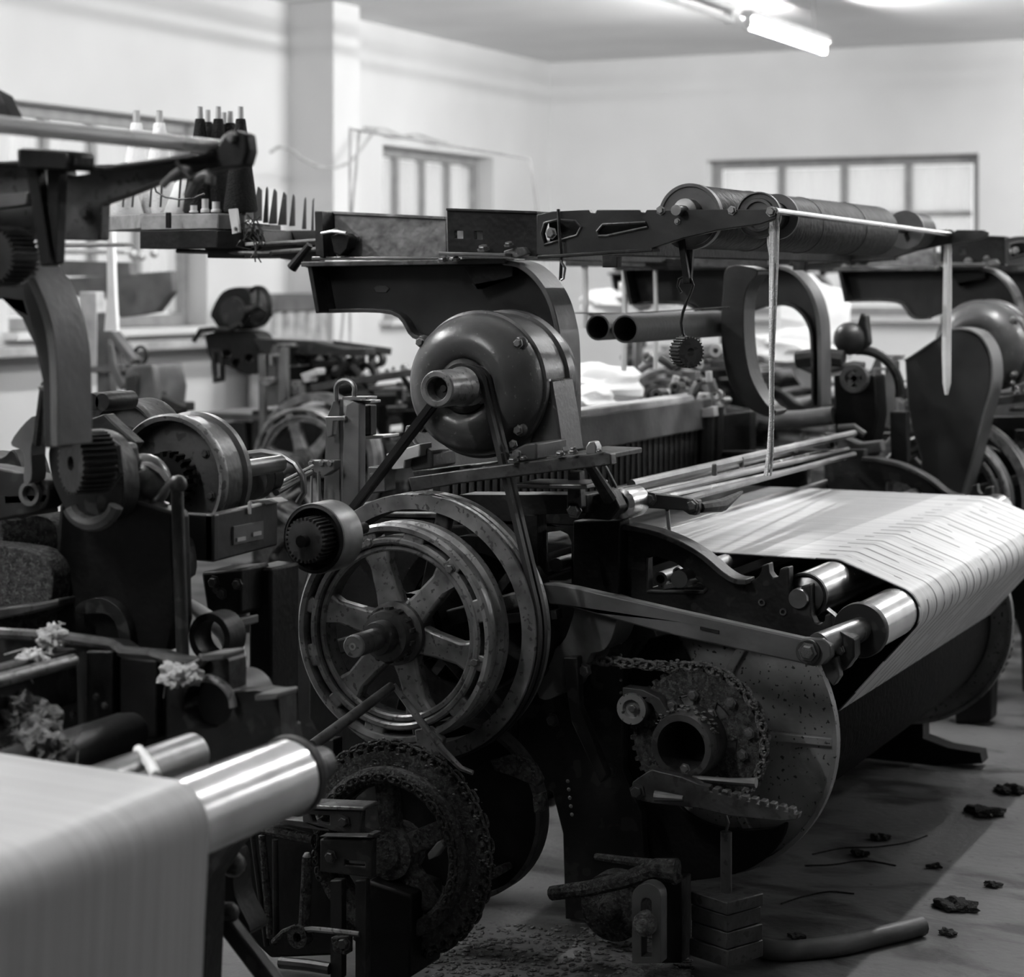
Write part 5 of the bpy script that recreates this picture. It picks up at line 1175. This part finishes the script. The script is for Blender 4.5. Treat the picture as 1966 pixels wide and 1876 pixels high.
lp('arm_gusset', [(-60, 150), (0, 182), (20, 224), (-60, 226)], 2.40, 0.03, M_PAINT, 0.002)
q = P(428, 284, 2.60); MB().cyl((q.x, 0.9, q.z), (q.x, 2.60, q.z), 0.0115, n=20).part('polished_shaft', M_BAR, LL)
m = MB(); m.tube([P(a, b, 2.56) for a, b in ((312, 356), (332, 336), (352, 322), (362, 326), (362, 345))], 0.006, 8); m.part('pipe_hook', M_MID, LL)
m = MB(); m.tube([P(a, b, 2.56) for a, b in ((362, 378), (372, 356), (385, 340), (398, 334), (404, 342), (402, 352))], 0.008, 8); m.part('pipe_hook', M_MID, LL)
m = MB(); m.tube([P(338, 310, 2.54), P(352, 330, 2.54), P(368, 345, 2.54)], 0.004, 6); m.part('tie_wire', M_BLACK, LL)
lp('tie_bar', [(100, 466), (235, 466), (242, 473), (100, 475)], 2.75, 0.03, M_PALE, 0.002)
# cotton waste caught on the frame
def fluff(px, py, Y, r, label, m=M_YARNW, sq=(1, 1, 0.7), sd=1, name='cotton_waste', group='clumps of cotton waste'):
    rg = random.Random(sd); c = P(px, py, Y); mb = MB()
    for k in range(4):
        o = V((rg.uniform(-0.6, 0.6) * r * sq[0], rg.uniform(-0.5, 0.5) * r * sq[1], rg.uniform(-0.6, 0.6) * r * sq[2])); rr = r * rg.uniform(0.45, 0.8)
        bm = bmesh.new(); bmesh.ops.create_icosphere(bm, subdivisions=3, radius=1.0)
        for v in bm.verts:
            n = 0.30 * math.sin(3.7 * v.co.x + k + sd) * math.cos(4.3 * v.co.z + 2 * k) + 0.22 * math.sin(9 * v.co.y + 6 * v.co.x + sd) + 0.14 * rg.uniform(-1, 1)
            v.co *= (1 + n); v.co = Vector((v.co.x * rr * 1.2, v.co.y * rr * 0.7, v.co.z * rr * 0.75))
        mb.add([v.co + c + o for v in bm.verts], [tuple(v.index for v in f.verts) for f in bm.faces]); bm.free()
    for k in range(4):
        a = c + V((rg.uniform(-1, 1), rg.uniform(-1, 1), rg.uniform(-1, 1))) * r; mb.tube([a, a + V((rg.uniform(-1, 1), rg.uniform(-1, 1), rg.uniform(-1, 0.6))) * r * 0.8, a + V((rg.uniform(-1, 1), rg.uniform(-1, 1), rg.uniform(-1, 0.6))) * r * 1.1], 0.0012, 5)
    return mb.thing(name, m, label, 'lint', group)
M_RAG = mat('soft_cotton', 0.5, 0.95, 0, 0.2, bump=0.7, bscale=150, spec=0.1)
fluff(345, 1302, 2.76, 0.030, 'pale cotton waste caught beside the half-round bearing', M_RAG, (1.1, 0.5, 0.6), 4)
fluff(98, 1225, 2.72, 0.022, 'pale twist of cotton on the frame at the far left', M_RAG, (0.6, 0.5, 1.0), 5)
fluff(50, 1262, 2.66, 0.026, 'pale cotton waste tangled round the rods at the left edge', M_RAG, (1.2, 0.8, 0.6), 6)
fluff(30, 1390, 2.60, 0.055, 'big grey lump of cotton lint behind the pale warp', M_LINT, (1.3, 1, 0.7), 8)
fluff(95, 1425, 2.50, 0.04, 'smaller grey lint lump above the pale warp', M_LINT, (1.3, 1, 0.6), 9)
# foot rail in front of the floor at the lower left
m = MB(); m.bar(P(360, 1672, 2.95), P(530, 1895, 2.95), 0.03, 0.03); m.part('foot_rail', M_DARK, LL, 0.006)
lp('low_casting', cm([(400, 1640), (440, 1640), (450, 1720), (480, 1790), (440, 1790), (405, 1740)]), 3.1, 0.06, M_BLACK, 0.01)
MB().sphere(P(448, 1660, 3.0), 0.022, 12).part('rod_knob', M_IRON, LL)
MB().sphere(P(440, 1752, 2.95), 0.018, 12).part('rod_knob', M_IRON, LL)
# lint-coated gear casings that fill the loom end at the left edge
lp('gear_casing', cm([(-90, 985), (20, 1000), (70, 990), (108, 1015), (104, 1110), (112, 1212), (40, 1222), (-90, 1218)]), 2.97, 0.10, M_DUST, 0.02)
lp('gear_casing', cm([(-90, 1060), (30, 1052), (92, 1080), (98, 1150), (60, 1190), (-90, 1200)]), 2.90, 0.06, M_DUST, 0.02)
lp('cam_rail', [(-90, 1180), (60, 1160), (112, 1150), (112, 1165), (60, 1178), (-90, 1205)], 2.86, 0.05, M_IRON, 0.004)
lp('cam_block', cm([(0, 880), (30, 870), (60, 1000), (20, 1030), (-60, 1020), (-60, 880)]), 3.0, 0.08, M_DARK, 0.012)
lp('inner_shade_panel', [(-120, 1235), (440, 1290), (540, 1345), (540, 1520), (-120, 1520)], 3.02, 0.03, M_BLACK, 0.004)  # black panel added for the dark inside the loom frame
# ================================================================ looms further back
SKIP_ALL = {'guard_ring', 'bracket_post', 'slot_plate', 'plate_edge', 'tie_rod', 'foot_bar', 'rivet', 'reed_dent', 'guide_wire', 'hook_strap', 'beam_chain', 'drive_chain', 'outer_chain', 'lay_joint', 'cast_slot', 'hook', 'rod_knob', 'foot_casting', 'eye_casting', 'curved_link', 'gear_box', 'mount_plate'}
def loom_copy(dx, dy, label, skip=()):
    r = root('power_loom', LOOM.location + V((dx, dy, 0)), label, 'loom', 'power looms of the mill')
    sk = SKIP_ALL | set(skip)
    for ch in list(LOOM.children):
        if ch.name.split('.')[0] in sk: continue
        copy_tree(ch, r)
    return r
def thing_copy(o, dx, dy, label, cat=None):
    c = copy_tree(o, None, (dx, dy, 0)); c['label'] = label
    return c
OVER = {'arch_girder', 'channel_beam', 'angle_plate', 'backing_plate', 'slotted_arm', 'tie_rail', 'rail_block', 'harness_rail', 'overhead_rod', 'rod_cap', 'clamp', 'clamp_rod', 'arch_foot', 'gusset', 'harness_wire', 'picking_arm'}
N1 = (0.39, 3.15)
L1 = loom_copy(N1[0], N1[1], 'dark power loom directly behind the middle one, with belt guard')
thing_copy(MOT, N1[0], N1[1], 'grey electric motor behind the tall belt guard')
thing_copy(ov, N1[0] - 0.06, N1[1] + 0.1, 'dark covered roller on top of the loom behind at the right')
m = MB(); m.plate([(1737, 693), (1775, 668), (1800, 650), (1815, 636), (1850, 632), (1882, 646), (1902, 684), (1904, 740), (1888, 800), (1868, 880), (1846, 958), (1780, 958), (1766, 930), (1768, 880), (1752, 830), (1742, 780)], 6.86, 0.02)
bg = m.part('belt_guard', M_PAINT, L1, 0.006, label='tall sheet-metal belt guard')
gp = [P(a, b, 6.86) for a, b in ((1737, 693), (1775, 668), (1800, 650), (1815, 636), (1850, 632), (1882, 646), (1902, 684), (1904, 740), (1888, 800), (1868, 880), (1846, 958))]
fl = MB()
fl.strip([q + V((0, 0.07, 0)) for q in gp], 0.15, 0.008)
fl.part('guard_side', M_MID, bg, 0.002)
m = MB(); m.plate([(1828, 1262), (1906, 1258), (1902, 1386), (1834, 1392)], 6.92, 0.10); m.part('front_leg', M_BLACK, L1, 0.01)
L2 = loom_copy(-2.3, 3.4, 'blurred power loom left of the motor, with small hand wheel on top', OVER | {'lay_cap', 'lay_cap_edge'})
L3 = loom_copy(-1.9, 6.4, 'farthest blurred power loom below the far window')
thing_copy(ov, -1.9, 6.4, 'farthest dark covered roller in front of the far window')
M_WARPF = M_WARP
# ---- loom with gear head and hand wheel, left of the middle
GY = 7.6
G = L2
def gp_(nm, pts, Y, t, mt, b=0.004, holes=()):
    m = MB(); m.plate(pts, Y, t, holes); return m.part(nm, mt, G, b)
gp_('head_block', cm([(405, 600), (428, 560), (468, 552), (482, 575), (478, 612), (462, 632), (425, 632), (410, 615)]), GY, 0.14, M_BLACK, 0.012)
m = MB(); m.disc(445, 598, 28, GY - 0.02, 0.03, 28); m.part('head_cover', M_DARK, G)
m = MB(); c = P(496, 588, GY); k = S(496, GY)
m.v = []; m.lathe(c, (0.35, 0.94, 0), [(34 * k, -0.008), (40 * k, -0.008), (40 * k, 0.008), (34 * k, 0.008)], 40, True); hw = m.part('hand_wheel', M_BLACK, G)
for a in (90, 210, 330):
    d = V((math.cos(math.radians(a)), 0, math.sin(math.radians(a)))); MB().cyl(c, c + d * 36 * k, 0.007, n=8).part('spoke', M_BLACK, hw)
MB().cyl(P(470, 598, GY), P(500, 588, GY + 0.02), 0.02, n=12).part('wheel_axle', M_DARK, G)
m = MB(); m.tube([P(a, b, GY - 0.03) for a, b in ((372, 655), (385, 634), (410, 632), (440, 634), (462, 622))], 0.012, 8); m.part('crank_handle', M_DARK, G)
gp_('neck', cm([(400, 640), (470, 635), (495, 650), (500, 700), (480, 720), (440, 705), (405, 690), (396, 660)]), GY + 0.02, 0.12, M_BLACK, 0.012, [arc(436, 680, 9, 0, 340, 9), arc(452, 697, 8, 0, 340, 9), arc(478, 688, 9, 0, 340, 9)])
gp_('chain_loop', [(403, 670), (424, 670), (426, 732), (408, 736)], GY + 0.01, 0.03, M_DARK, 0.003, [[(410, 678), (420, 678), (421, 724), (412, 726)]])
gp_('table_slab', [(485, 650), (600, 655), (660, 668), (700, 668), (700, 684), (500, 680)], GY, 0.10, M_DARK, 0.006)
gp_('pillar', [(495, 680), (509, 680), (507, 845), (497, 845)], GY, 0.03, M_MID, 0.003)
gp_('cabinet', cm([(510, 682), (590, 684), (600, 760), (570, 765), (520, 762)]), GY + 0.1, 0.3, M_BLACK, 0.01)
for i, (a, b, r, mt) in enumerate(((610, 695, 26, M_DARK), (640, 700, 22, M_PAINT), (665, 690, 20, M_DARK), (620, 730, 30, M_BLACK), (660, 735, 26, M_DARK), (700, 720, 24, M_PAINT), (720, 690, 16, M_DARK), (590, 735, 20, M_DARK))):
    m = MB(); m.disc(a, b, r, GY + 0.1 + 0.03 * i, 0.04, 24, hole=r * 0.55); m.part('cam_ring', mt, G)
for (a0, b0, a1, b1) in ((560, 672, 640, 715), (600, 700, 700, 690), (640, 660, 750, 675), (590, 750, 720, 740), (670, 700, 735, 770)):
    MB().bar(P(a0, b0, GY + 0.05), P(a1, b1, GY + 0.25), 0.03, 0.03).part('link_bar', M_DARK, G, 0.004)
# ---- base table and white strips in front of the wall
gp_('lower_shelf', [(380, 792), (640, 800), (640, 812), (380, 806)], GY + 0.2, 0.4, M_MID, 0.004)
gp_('base_frame', [(430, 812), (470, 812), (480, 960), (430, 960)], GY + 0.2, 0.1, M_DARK, 0.004)
# ---- small motor with lifting eye standing against the wall
Q = root('electric_motor', (P(270, 790, 7.4).x, 7.5, P(270, 800, 7.4).z), 'small grey motor with a lifting ring, standing blurred before the pale wall', 'motor')
m = MB(); m.plate([(236, 712), (250, 700), (296, 698), (306, 745), (300, 800), (236, 800)], 7.4, 0.22); m.part('motor_body', M_MID, Q, 0.02)
m = MB(); c = P(270, 682, 7.5); k = S(270, 7.5); m.tube([c + V((14 * k * math.cos(t), 0, 16 * k * math.sin(t))) for t in [2 * math.pi * i / 16 for i in range(16)]], 0.008, 6, closed=True); m.part('lifting_ring', M_DARK, Q)
m = MB(); m.plate([(284, 698), (300, 700), (312, 760), (350, 778), (350, 786), (300, 786)], 7.42, 0.04); m.part('motor_bracket', M_DARK, Q, 0.006)
m = MB(); m.plate([(240, 724), (262, 718), (262, 760), (240, 764)], 7.38, 0.02); m.part('terminal_box', M_PAINT, Q, 0.006)
# stand below it
B = root('grey_stand', (P(230, 900, 7.4).x, 7.6, 0), 'grey upright steel stand behind the arch at the left', 'stand')
for (nm, pts, Y, mt) in (('upright', [(152, 560), (185, 560), (186, 705), (154, 705)], 7.6, M_PALE), ('upright', [(186, 600), (206, 600), (212, 800), (186, 800)], 7.5, M_MID), ('diagonal_brace', [(196, 632), (210, 630), (258, 690), (250, 700)], 7.45, M_MID), ('top_rail', [(110, 500), (250, 504), (250, 530), (110, 530)], 7.8, M_MID), ('top_rail', [(110, 478), (240, 480), (240, 488), (110, 488)], 7.8, M_PALE), ('shelf', [(152, 706), (240, 700), (240, 716), (152, 716)], 7.45, M_MID), ('panel', [(110, 535), (330, 520), (330, 560), (300, 600), (230, 610), (190, 560), (110, 575)], 8.4, M_MID), ('curved_brace', [(206, 660), (216, 660), (222, 700), (240, 745), (228, 750), (210, 710)], 7.44, M_MID), ('base_rail', [(150, 770), (360, 772), (360, 790), (150, 790)], 7.6, M_PAINT), ('leg', [(160, 790), (185, 790), (185, 935), (160, 935)], 7.6, M_DARK), ('leg', [(320, 790), (345, 790), (345, 935), (320, 935)], 7.6, M_DARK)):
    m = MB(); m.plate(pts, Y, 0.06); m.part(nm, mt, B, 0.006)
for i, (a, b) in enumerate(((255, 488), (272, 492), (296, 486))):
    m = MB(); m.sphere(P(a, b, 8.0), 0.022, 12); m.thing('pale_knob', M_CARD, ('left pale ball of the pair on the grey stand', 'right pale ball of the pair on the grey stand', 'single pale ball beside the pair on the grey stand')[i], 'ball')  # plain balls drawn for pale knobs
# white cloth strip hanging at the left
m = MB(); m.plate([(204, 440), (216, 438), (220, 560), (224, 636), (200, 636), (206, 560)], 7.0, 0.02); m.thing('cloth_strip', M_YARNW, 'white cloth strip hanging left of the bobbin creel', 'cloth')
# ---- corrugated pale screen against the left wall
q = PX(585, 600, WX + 0.25)
C = root('corrugated_screen', (WX + 0.25, q.y, 0), 'pale corrugated screen standing against the left wall by the pillar', 'screen')
for k in range(9):
    MB().cyl((WX + 0.25, q.y - 0.55 + 0.14 * k, 0.05), (WX + 0.25, q.y - 0.55 + 0.14 * k, 1.28), 0.07, n=12).part('flute', M_PALE, C)
MB().box((WX + 0.25, q.y, 1.34), (0.16, 1.3, 0.12)).part('screen_cap', M_MID, C, 0.01)
# ---- shelf edge along the wall under the first window
MB().box((WX + 0.16, 10.0, 1.10), (0.32, 4.0, 0.05)).thing('wall_shelf', M_PALE, 'long pale shelf along the left wall below the window', 'shelf', bevel=0.004)
# ---- pale cloth bundles behind the middle loom
def bundle(px, py, Y, r, label, sd, sq=(1.2, 1.0, 0.7)):
    rg = random.Random(sd); c = P(px, py, Y); mb = MB()
    bm = bmesh.new(); bmesh.ops.create_icosphere(bm, subdivisions=3, radius=1.0)
    for v in bm.verts:
        n = 0.16 * math.sin(5 * v.co.x + sd) * math.cos(4 * v.co.y + 2 * sd) + 0.10 * math.sin(9 * v.co.z + 3 * v.co.x)
        v.co *= (1 + n); v.co = Vector((v.co.x * r * sq[0], v.co.y * r * sq[1], v.co.z * r * sq[2]))
    mb.add([v.co + c for v in bm.verts], [tuple(v.index for v in f.verts) for f in bm.faces]); bm.free()
    return mb.thing('cloth_bundle', M_YARNW, label, 'cloth', 'cloth bundles heaped behind the middle loom')
T_ = P(1140, 798, 7.05); MB().box((T_.x, 7.05, T_.z - 0.02), (0.7, 0.5, 0.04)).thing('cloth_table', M_WOOD, 'low wooden table behind the reed carrying white cloth bundles', 'table', bevel=0.004)
for _dx in (-0.3, 0.3):
    pass
bundle(1150, 745, 7.2, 0.13, 'large white cloth bundle behind the motor arch', 1)
bundle(1128, 775, 6.9, 0.09, 'small white cloth bundle low against the arch', 2)
bundle(1246, 560, 9.0, 0.12, 'white cloth bundle high up between hook and tubes', 3)
bundle(1160, 585, 9.0, 0.10, 'white cloth bundle above the pair of open tubes', 4)
bundle(1560, 640, 9.6, 0.22, 'white cloth bundle seen through the far arch', 5, (0.9, 0.8, 1.1))
bundle(1530, 670, 9.2, 0.16, 'low white cloth bundle beside the long yarn strand', 6, (1.3, 0.8, 0.6))
for (x0, y0, y1, r, lb) in ((1198, 512, 712, 0.010, 'white hanging cord passing behind the right open tube'), (1122, 512, 630, 0.012, 'pale cord hanging next to the arch'), (1258, 512, 708, 0.008, 'white cord hanging right of the open tubes')):
    m = MB(); m.tube([P(x0, y0 - 9, 6.38), P(x0 + 2, (y0 + y1) / 2, 6.38), P(x0, y1, 6.38)], r, 8); m.thing('cotton_rope', M_YARNW, lb, 'rope')
# ---- heald head with hand wheel on the far side of the middle loom
H = root('dobby_head', (P(1640, 800, 6.6).x, 6.75, P(1640, 900, 6.6).z), 'blurred dobby head with a four-hole wheel beyond the middle loom', 'machine')
def hp(nm, pts, Y, t, mt, b=0.006, holes=()):
    m = MB(); m.plate(pts, Y, t, holes); return m.part(nm, mt, H, b)
hp('head_body', [(1600, 720), (1680, 720), (1685, 800), (1670, 880), (1605, 880)], 6.62, 0.12, M_BLACK)
c = P(1638, 727, 6.58); k = S(1638, 6.58)
m = MB(); m.lathe(c, (0, 1, 0), [(17 * k, 0), (27 * k, 0), (28 * k, 0.01), (28 * k, 0.03), (17 * k, 0.03)], 36, True); wh = m.part('hand_wheel', M_MID, H)
for a in (45, 135):
    d = V((math.cos(math.radians(a)), 0, math.sin(math.radians(a)))) * 19 * k; MB().bar(c + V((0, 0.015, 0)) - d, c + V((0, 0.015, 0)) + d, 0.012, 0.02, side=(0, 1, 0)).part('spoke', M_MID, wh)
m = MB(); m.tube([P(a, b, 6.6) for a, b in ((1534, 700), (1560, 712), (1600, 708), (1640, 700), (1660, 702))], 0.012, 8); m.part('pipe', M_MID, H)
m = MB(); m.tube([P(a, b, 6.6) for a, b in ((1530, 690), (1580, 684), (1620, 690))], 0.03, 10); m.part('sleeve', M_PAINT, H)
m = MB(); m.sphere(P(1632, 650, 6.65), 0.055, 16); m.part('gear_dome', M_PAINT, H)
hp('horn', [(1640, 640), (1652, 600), (1662, 605), (1668, 660), (1650, 680)], 6.64, 0.05, M_DARK)
m = MB(); m.tube([P(a, b, 6.66) for a, b in arc(1650, 750, 78, 95, -10, 12)], 0.016, 8); m.part('wheel_guard', M_DARK, H)
m = MB(); m.tube([P(a, b, 6.62) for a, b in ((1480, 808), (1540, 805), (1600, 798))], 0.03, 12); m.part('cross_tube', M_MID, H)
m = MB(); m.tube([P(a, b, 6.58) for a, b in ((1610, 822), (1640, 820), (1660, 835))], 0.012, 8); m.part('pipe', M_MID, H)
hp('slot_bar', [(1708, 790), (1740, 790), (1742, 890), (1710, 890)], 6.6, 0.05, M_BLACK)
hp('clevis', [(1550, 842), (1620, 838), (1650, 850), (1690, 846), (1694, 868), (1650, 880), (1560, 860)], 6.5, 0.05, M_MID, 0.006, [arc(1600, 852, 8, 0, 340, 8)])
# small clutter behind the reed: picking gear
K = LOOM
rg = random.Random(12)
for i in range(26):
    a = rg.uniform(1235, 1390); b = rg.uniform(655, 770); Y = rg.uniform(6.1, 6.9); r = rg.uniform(5, 14)
    m = MB(); t = rg.random()
    if t < 0.4: m.disc(a, b, r, Y, rg.uniform(0.02, 0.08), 16, hole=r * 0.4)
    elif t < 0.7: m.cyl(P(a, b, Y), P(a + rg.uniform(-30, 30), b + rg.uniform(10, 60), Y), rg.uniform(0.008, 0.016), n=8)
    else: m.plate([(a - r, b - r), (a + r, b - r), (a + r * 1.1, b + r * 1.6), (a - r * 0.8, b + r)], Y, 0.05)
    m.part(('gear_ring', 'link_rod', 'small_casting')[0 if t < 0.4 else 1 if t < 0.7 else 2], (M_MID, M_PALE, M_IRON, M_DSTEEL)[i % 4], K, 0.002)
MB().cyl(P(1355, 780, 6.3), P(1350, 950, 6.3), 0.03, n=10).part('stand_post', M_DARK, K)
MB().cyl(P(1375, 780, 6.4), P(1372, 950, 6.4), 0.025, n=10).part('stand_post', M_DARK, K)
m = MB(); m.plate([(1344, 785), (1370, 780), (1372, 800), (1346, 802)], 6.25, 0.04); m.part('small_casting', M_PALE, K, 0.003)
m = MB(); m.plate([(1350, 800), (1440, 790), (1440, 900), (1350, 920)], 6.5, 0.06); m.part('back_plate', M_BLACK, K, 0.004)
# ---- cables and thin wire frame on the left wall
def cable(pts, X, r, label):
    m = MB(); m.tube([PX(a, b, X) for a, b in pts], r, 6); return m.thing('wall_cable', M_PALE, label, 'cable', 'cables sagging on the left wall')
cable([(520, 292), (535, 282), (560, 288), (580, 305), (610, 320), (645, 322), (672, 312), (695, 285), (712, 260), (722, 250)], WX + 0.5, 0.010, 'pale cable sagging in a bow across the pillar')
cable([(700, 245), (740, 248), (770, 262), (800, 258), (830, 268), (858, 276)], WX + 0.1, 0.009, 'pale cable sagging above the second window')
fr_ = root('wire_rack', (-4.6, 9.3, 0), 'thin wire rack standing in front of the second window', 'rack')
for (a0, b0, a1, b1) in ((672, 245, 672, 410), (690, 250, 676, 410), (672, 248, 1018, 305), (1018, 305, 1032, 405)):
    e_ = P(a1, b1, 9.3)
    if b1 > 400: e_ = e_ + (e_ - P(a0, b0, 9.3)) * (e_.z / (P(a0, b0, 9.3).z - e_.z))
    MB().cyl(P(a0, b0, 9.3), e_, 0.007, n=6).part('wire', M_PALE, fr_)
# ================================================================ things on the floor
# ---- stack of iron weights on a hanger rod, hung from the toothed lever
q = P(1394, 1690, 4.22)
HW = root('hanging_weights', (q.x, q.y, 0.035), 'stack of square iron weights hung on a rod below the toothed lever', 'weights')
wz = [0.012]
zt = P(1394, 1712, 4.22).z
hts = [0.052, 0.05, 0.05, 0.04]; tot = zt - 0.035; hts = [h * tot / sum(hts) for h in hts]
z = 0.035
for i, h in enumerate(hts):
    w = (0.112, 0.108, 0.106, 0.110)[i]
    R5 = Euler((0, 0, math.radians((68, 64, 67, 65)[i]))).to_matrix()
    MB().box((q.x + 0.002 * (i % 2), q.y, z + h / 2), (w, w, h - 0.0012), R5).part('iron_weight', M_IRON, HW, 0.0025); z += h
MB().cyl((q.x, q.y, zt - 0.01), P(1394, 1596, 4.22), 0.0125, n=14).part('hanger_rod', M_IRON, HW, 0.002)
MB().tube([P(1394, 1598, 4.22), P(1398, 1580, 4.2), P(1392, 1560, 4.17), P(1390, 1528, 4.13), P(1394, 1520, 4.115), P(1388, 1518, 4.11)], 0.0035, 6).part('hanger_wire', M_DSTEEL, HW)
# ---- slotted floor bracket with a big nut
FB = root('floor_anchor', (P(1240, 1850, 4.03).x, 4.05, 0), 'slotted upright iron bracket with a big nut, bolted to the floor', 'bracket')
k = S(1240, 4.15)
o = [(1213, 1850), (1213, 1725)] + arc(1241, 1724, 28, 180, 0, 10) + [(1269, 1850)]
h = [(1231, 1838), (1231, 1735)] + arc(1241, 1734, 10, 180, 0, 6) + [(1251, 1838)]
m = MB(); m.plate(o, 4.02, 0.035, [h]); m.part('bracket_loop', M_MID, FB, 0.005)
m = MB(); m.lathe(P(1237, 1775, 4.01), (0, 1, 0), [(0, -0.02), (0.012, -0.02), (0.014, -0.008), (0.024, -0.006), (0.026, 0), (0.026, 0.02), (0, 0.02)], 12); m.part('big_nut', M_LINT, FB)
q = P(1240, 1858, 4.03); MB().box((q.x, 4.06, 0.012), (0.13, 0.14, 0.024)).part('bracket_base', M_LINT, FB, 0.006)
# ---- hose on the floor
def floor_tube(pts, r, nm, label, cat, m, z=None, group=None):
    P3 = [PZ(a, b, r if z is None else z) for a, b in pts]
    # smooth
    out = []
    for i in range(len(P3) - 1):
        p0 = P3[max(0, i - 1)]; p1 = P3[i]; p2 = P3[i + 1]; p3 = P3[min(len(P3) - 1, i + 2)]
        for t in (0, 0.25, 0.5, 0.75):
            out.append(0.5 * ((2 * p1) + (-p0 + p2) * t + (2 * p0 - 5 * p1 + 4 * p2 - p3) * t * t + (-p0 + 3 * p1 - 3 * p2 + p3) * t * t * t))
    out.append(P3[-1])
    return MB().tube(out, r, 12).thing(nm, m, label, cat, group)
floor_tube([(1462, 1820), (1500, 1826), (1560, 1822), (1620, 1814), (1680, 1800), (1730, 1788), (1770, 1778)], 0.022, 'rubber_hose', 'grey rubber hose lying on the concrete right of the weights', 'hose', M_MID)
# ---- lint and dirt clumps on the open floor
clumps = [(1940, 1520, 0.030, 'dark dirt clump at the right edge of the floor, farthest'), (1888, 1562, 0.032, 'dark flat clump of waste below the farthest one'), (1836, 1742, 0.030, 'ragged clump of waste left of the right edge, above the hose end'), (1820, 1792, 0.014, 'small round dark lump just right of the hose'), (1795, 1664, 0.012, 'small dark scrap in the middle of the open floor'), (1905, 1700, 0.014, 'thin grey scrap right of the open floor middle'), (1690, 1610, 0.018, 'dark scrap at the end of a stain streak'), (1650, 1640, 0.016, 'second dark scrap near the stain streak'), (1530, 1800, 0.012, 'small scrap lying beside the hose start')]
M_DIRT = mat('dirt_clump', 0.035, 0.95, 0, 0.4, bump=0.7, bscale=150, spec=0.1)
for i, (a, b, r, lb) in enumerate(clumps):
    rg = random.Random(20 + i); c = PZ(a, b, 0.004); mb = MB()
    bm = bmesh.new(); bmesh.ops.create_icosphere(bm, subdivisions=3, radius=1.0)
    for v in bm.verts:
        n = 0.35 * math.sin(4.1 * v.co.x + i) * math.cos(3.3 * v.co.y + 2 * i) + 0.22 * math.sin(8 * v.co.x + 5 * v.co.y + i) + 0.12 * rg.uniform(-1, 1)
        v.co *= (1 + n); v.co = Vector((v.co.x * r * 1.5, v.co.y * r * 1.1, max(v.co.z, -0.25) * r * 0.55))
    mb.add([v.co + c + V((0, 0, 0.1 * r)) for v in bm.verts], [tuple(v.index for v in f.verts) for f in bm.faces]); bm.free()
    mb.thing('waste_clump', M_DIRT, lb, 'dirt', 'waste clumps on the floor')
# thin tubes drawn for dark stain streaks on the floor
for i, (pts, lb) in enumerate(((((1560, 1640), (1620, 1628), (1680, 1626), (1740, 1618), (1780, 1604)), 'long dark streak on the floor right of the weights'), (((1545, 1662), (1600, 1660), (1660, 1652), (1720, 1662)), 'dark streak below the longest streak on the floor'), (((1500, 1735), (1540, 1722), (1590, 1712), (1640, 1716)), 'dark streak nearest the iron weights on the floor'))):
    floor_tube(pts, 0.0018, 'stain_streak', lb, 'streak', M_DIRT, group='dark streaks on the floor')
# loose lint under the loom, uncountable
rg = random.Random(5); mb = MB()
for i in range(1100):
    a = rg.uniform(800, 1330); b = rg.uniform(1775, 1885); r = rg.uniform(0.001, 0.0055); c = PZ(a, b, r * 0.4)
    mb.sphere(c, r, 6, (rg.uniform(1, 2.2), rg.uniform(1, 2.2), 0.5))
o = mb.thing('floor_lint', M_LINT, 'grey lint dust lying on the floor under the middle loom', 'lint', kind='stuff')
# scrap plates and rag below the beam
for i, (pts, Y, lb) in enumerate((([(1258, 1640), (1276, 1620), (1282, 1650), (1260, 1660)], 4.5, 'small pale metal scrap leaning under the toothed lever'), ([(1318, 1612), (1345, 1596), (1350, 1604), (1322, 1622)], 4.5, 'narrow pale metal scrap beneath the toothed lever'))):
    m = MB(); m.plate(pts, Y, 0.02); m.part('scrap', M_PALE, LOOM, 0.002)
# lint caught on chains and wheels of the middle loom, uncountable
mb = MB(); rg = random.Random(9)
for i in range(260):
    a = rg.uniform(-40, 160); rr = rg.choice((200, 206, 150, 165, 190)) + rg.uniform(-6, 6)
    c = V((GX + rr * gk * math.cos(math.radians(a)), 3.79 + rg.uniform(0, 0.04), GZ + rr * gk * math.sin(math.radians(a)))); mb.sphere(c, rg.uniform(0.0008, 0.0028), 5, (1.6, 1, 0.8))
for i in range(160):
    t = rg.random()
    if t < 0.5: c = P(rg.uniform(1195, 1300), rg.uniform(1268, 1284), 4.27)
    else:
        a = rg.uniform(-50, 100); c = V((SX + 142 * sk * math.cos(math.radians(a)), 4.27, SZ + 142 * sk * math.sin(math.radians(a))))
    mb.sphere(c + V((0, rg.uniform(-0.012, 0.012), 0)), rg.uniform(0.001, 0.0035), 5, (1.6, 1, 0.8))
mb.part('caught_lint', M_LINT, LOOM, kind='stuff')
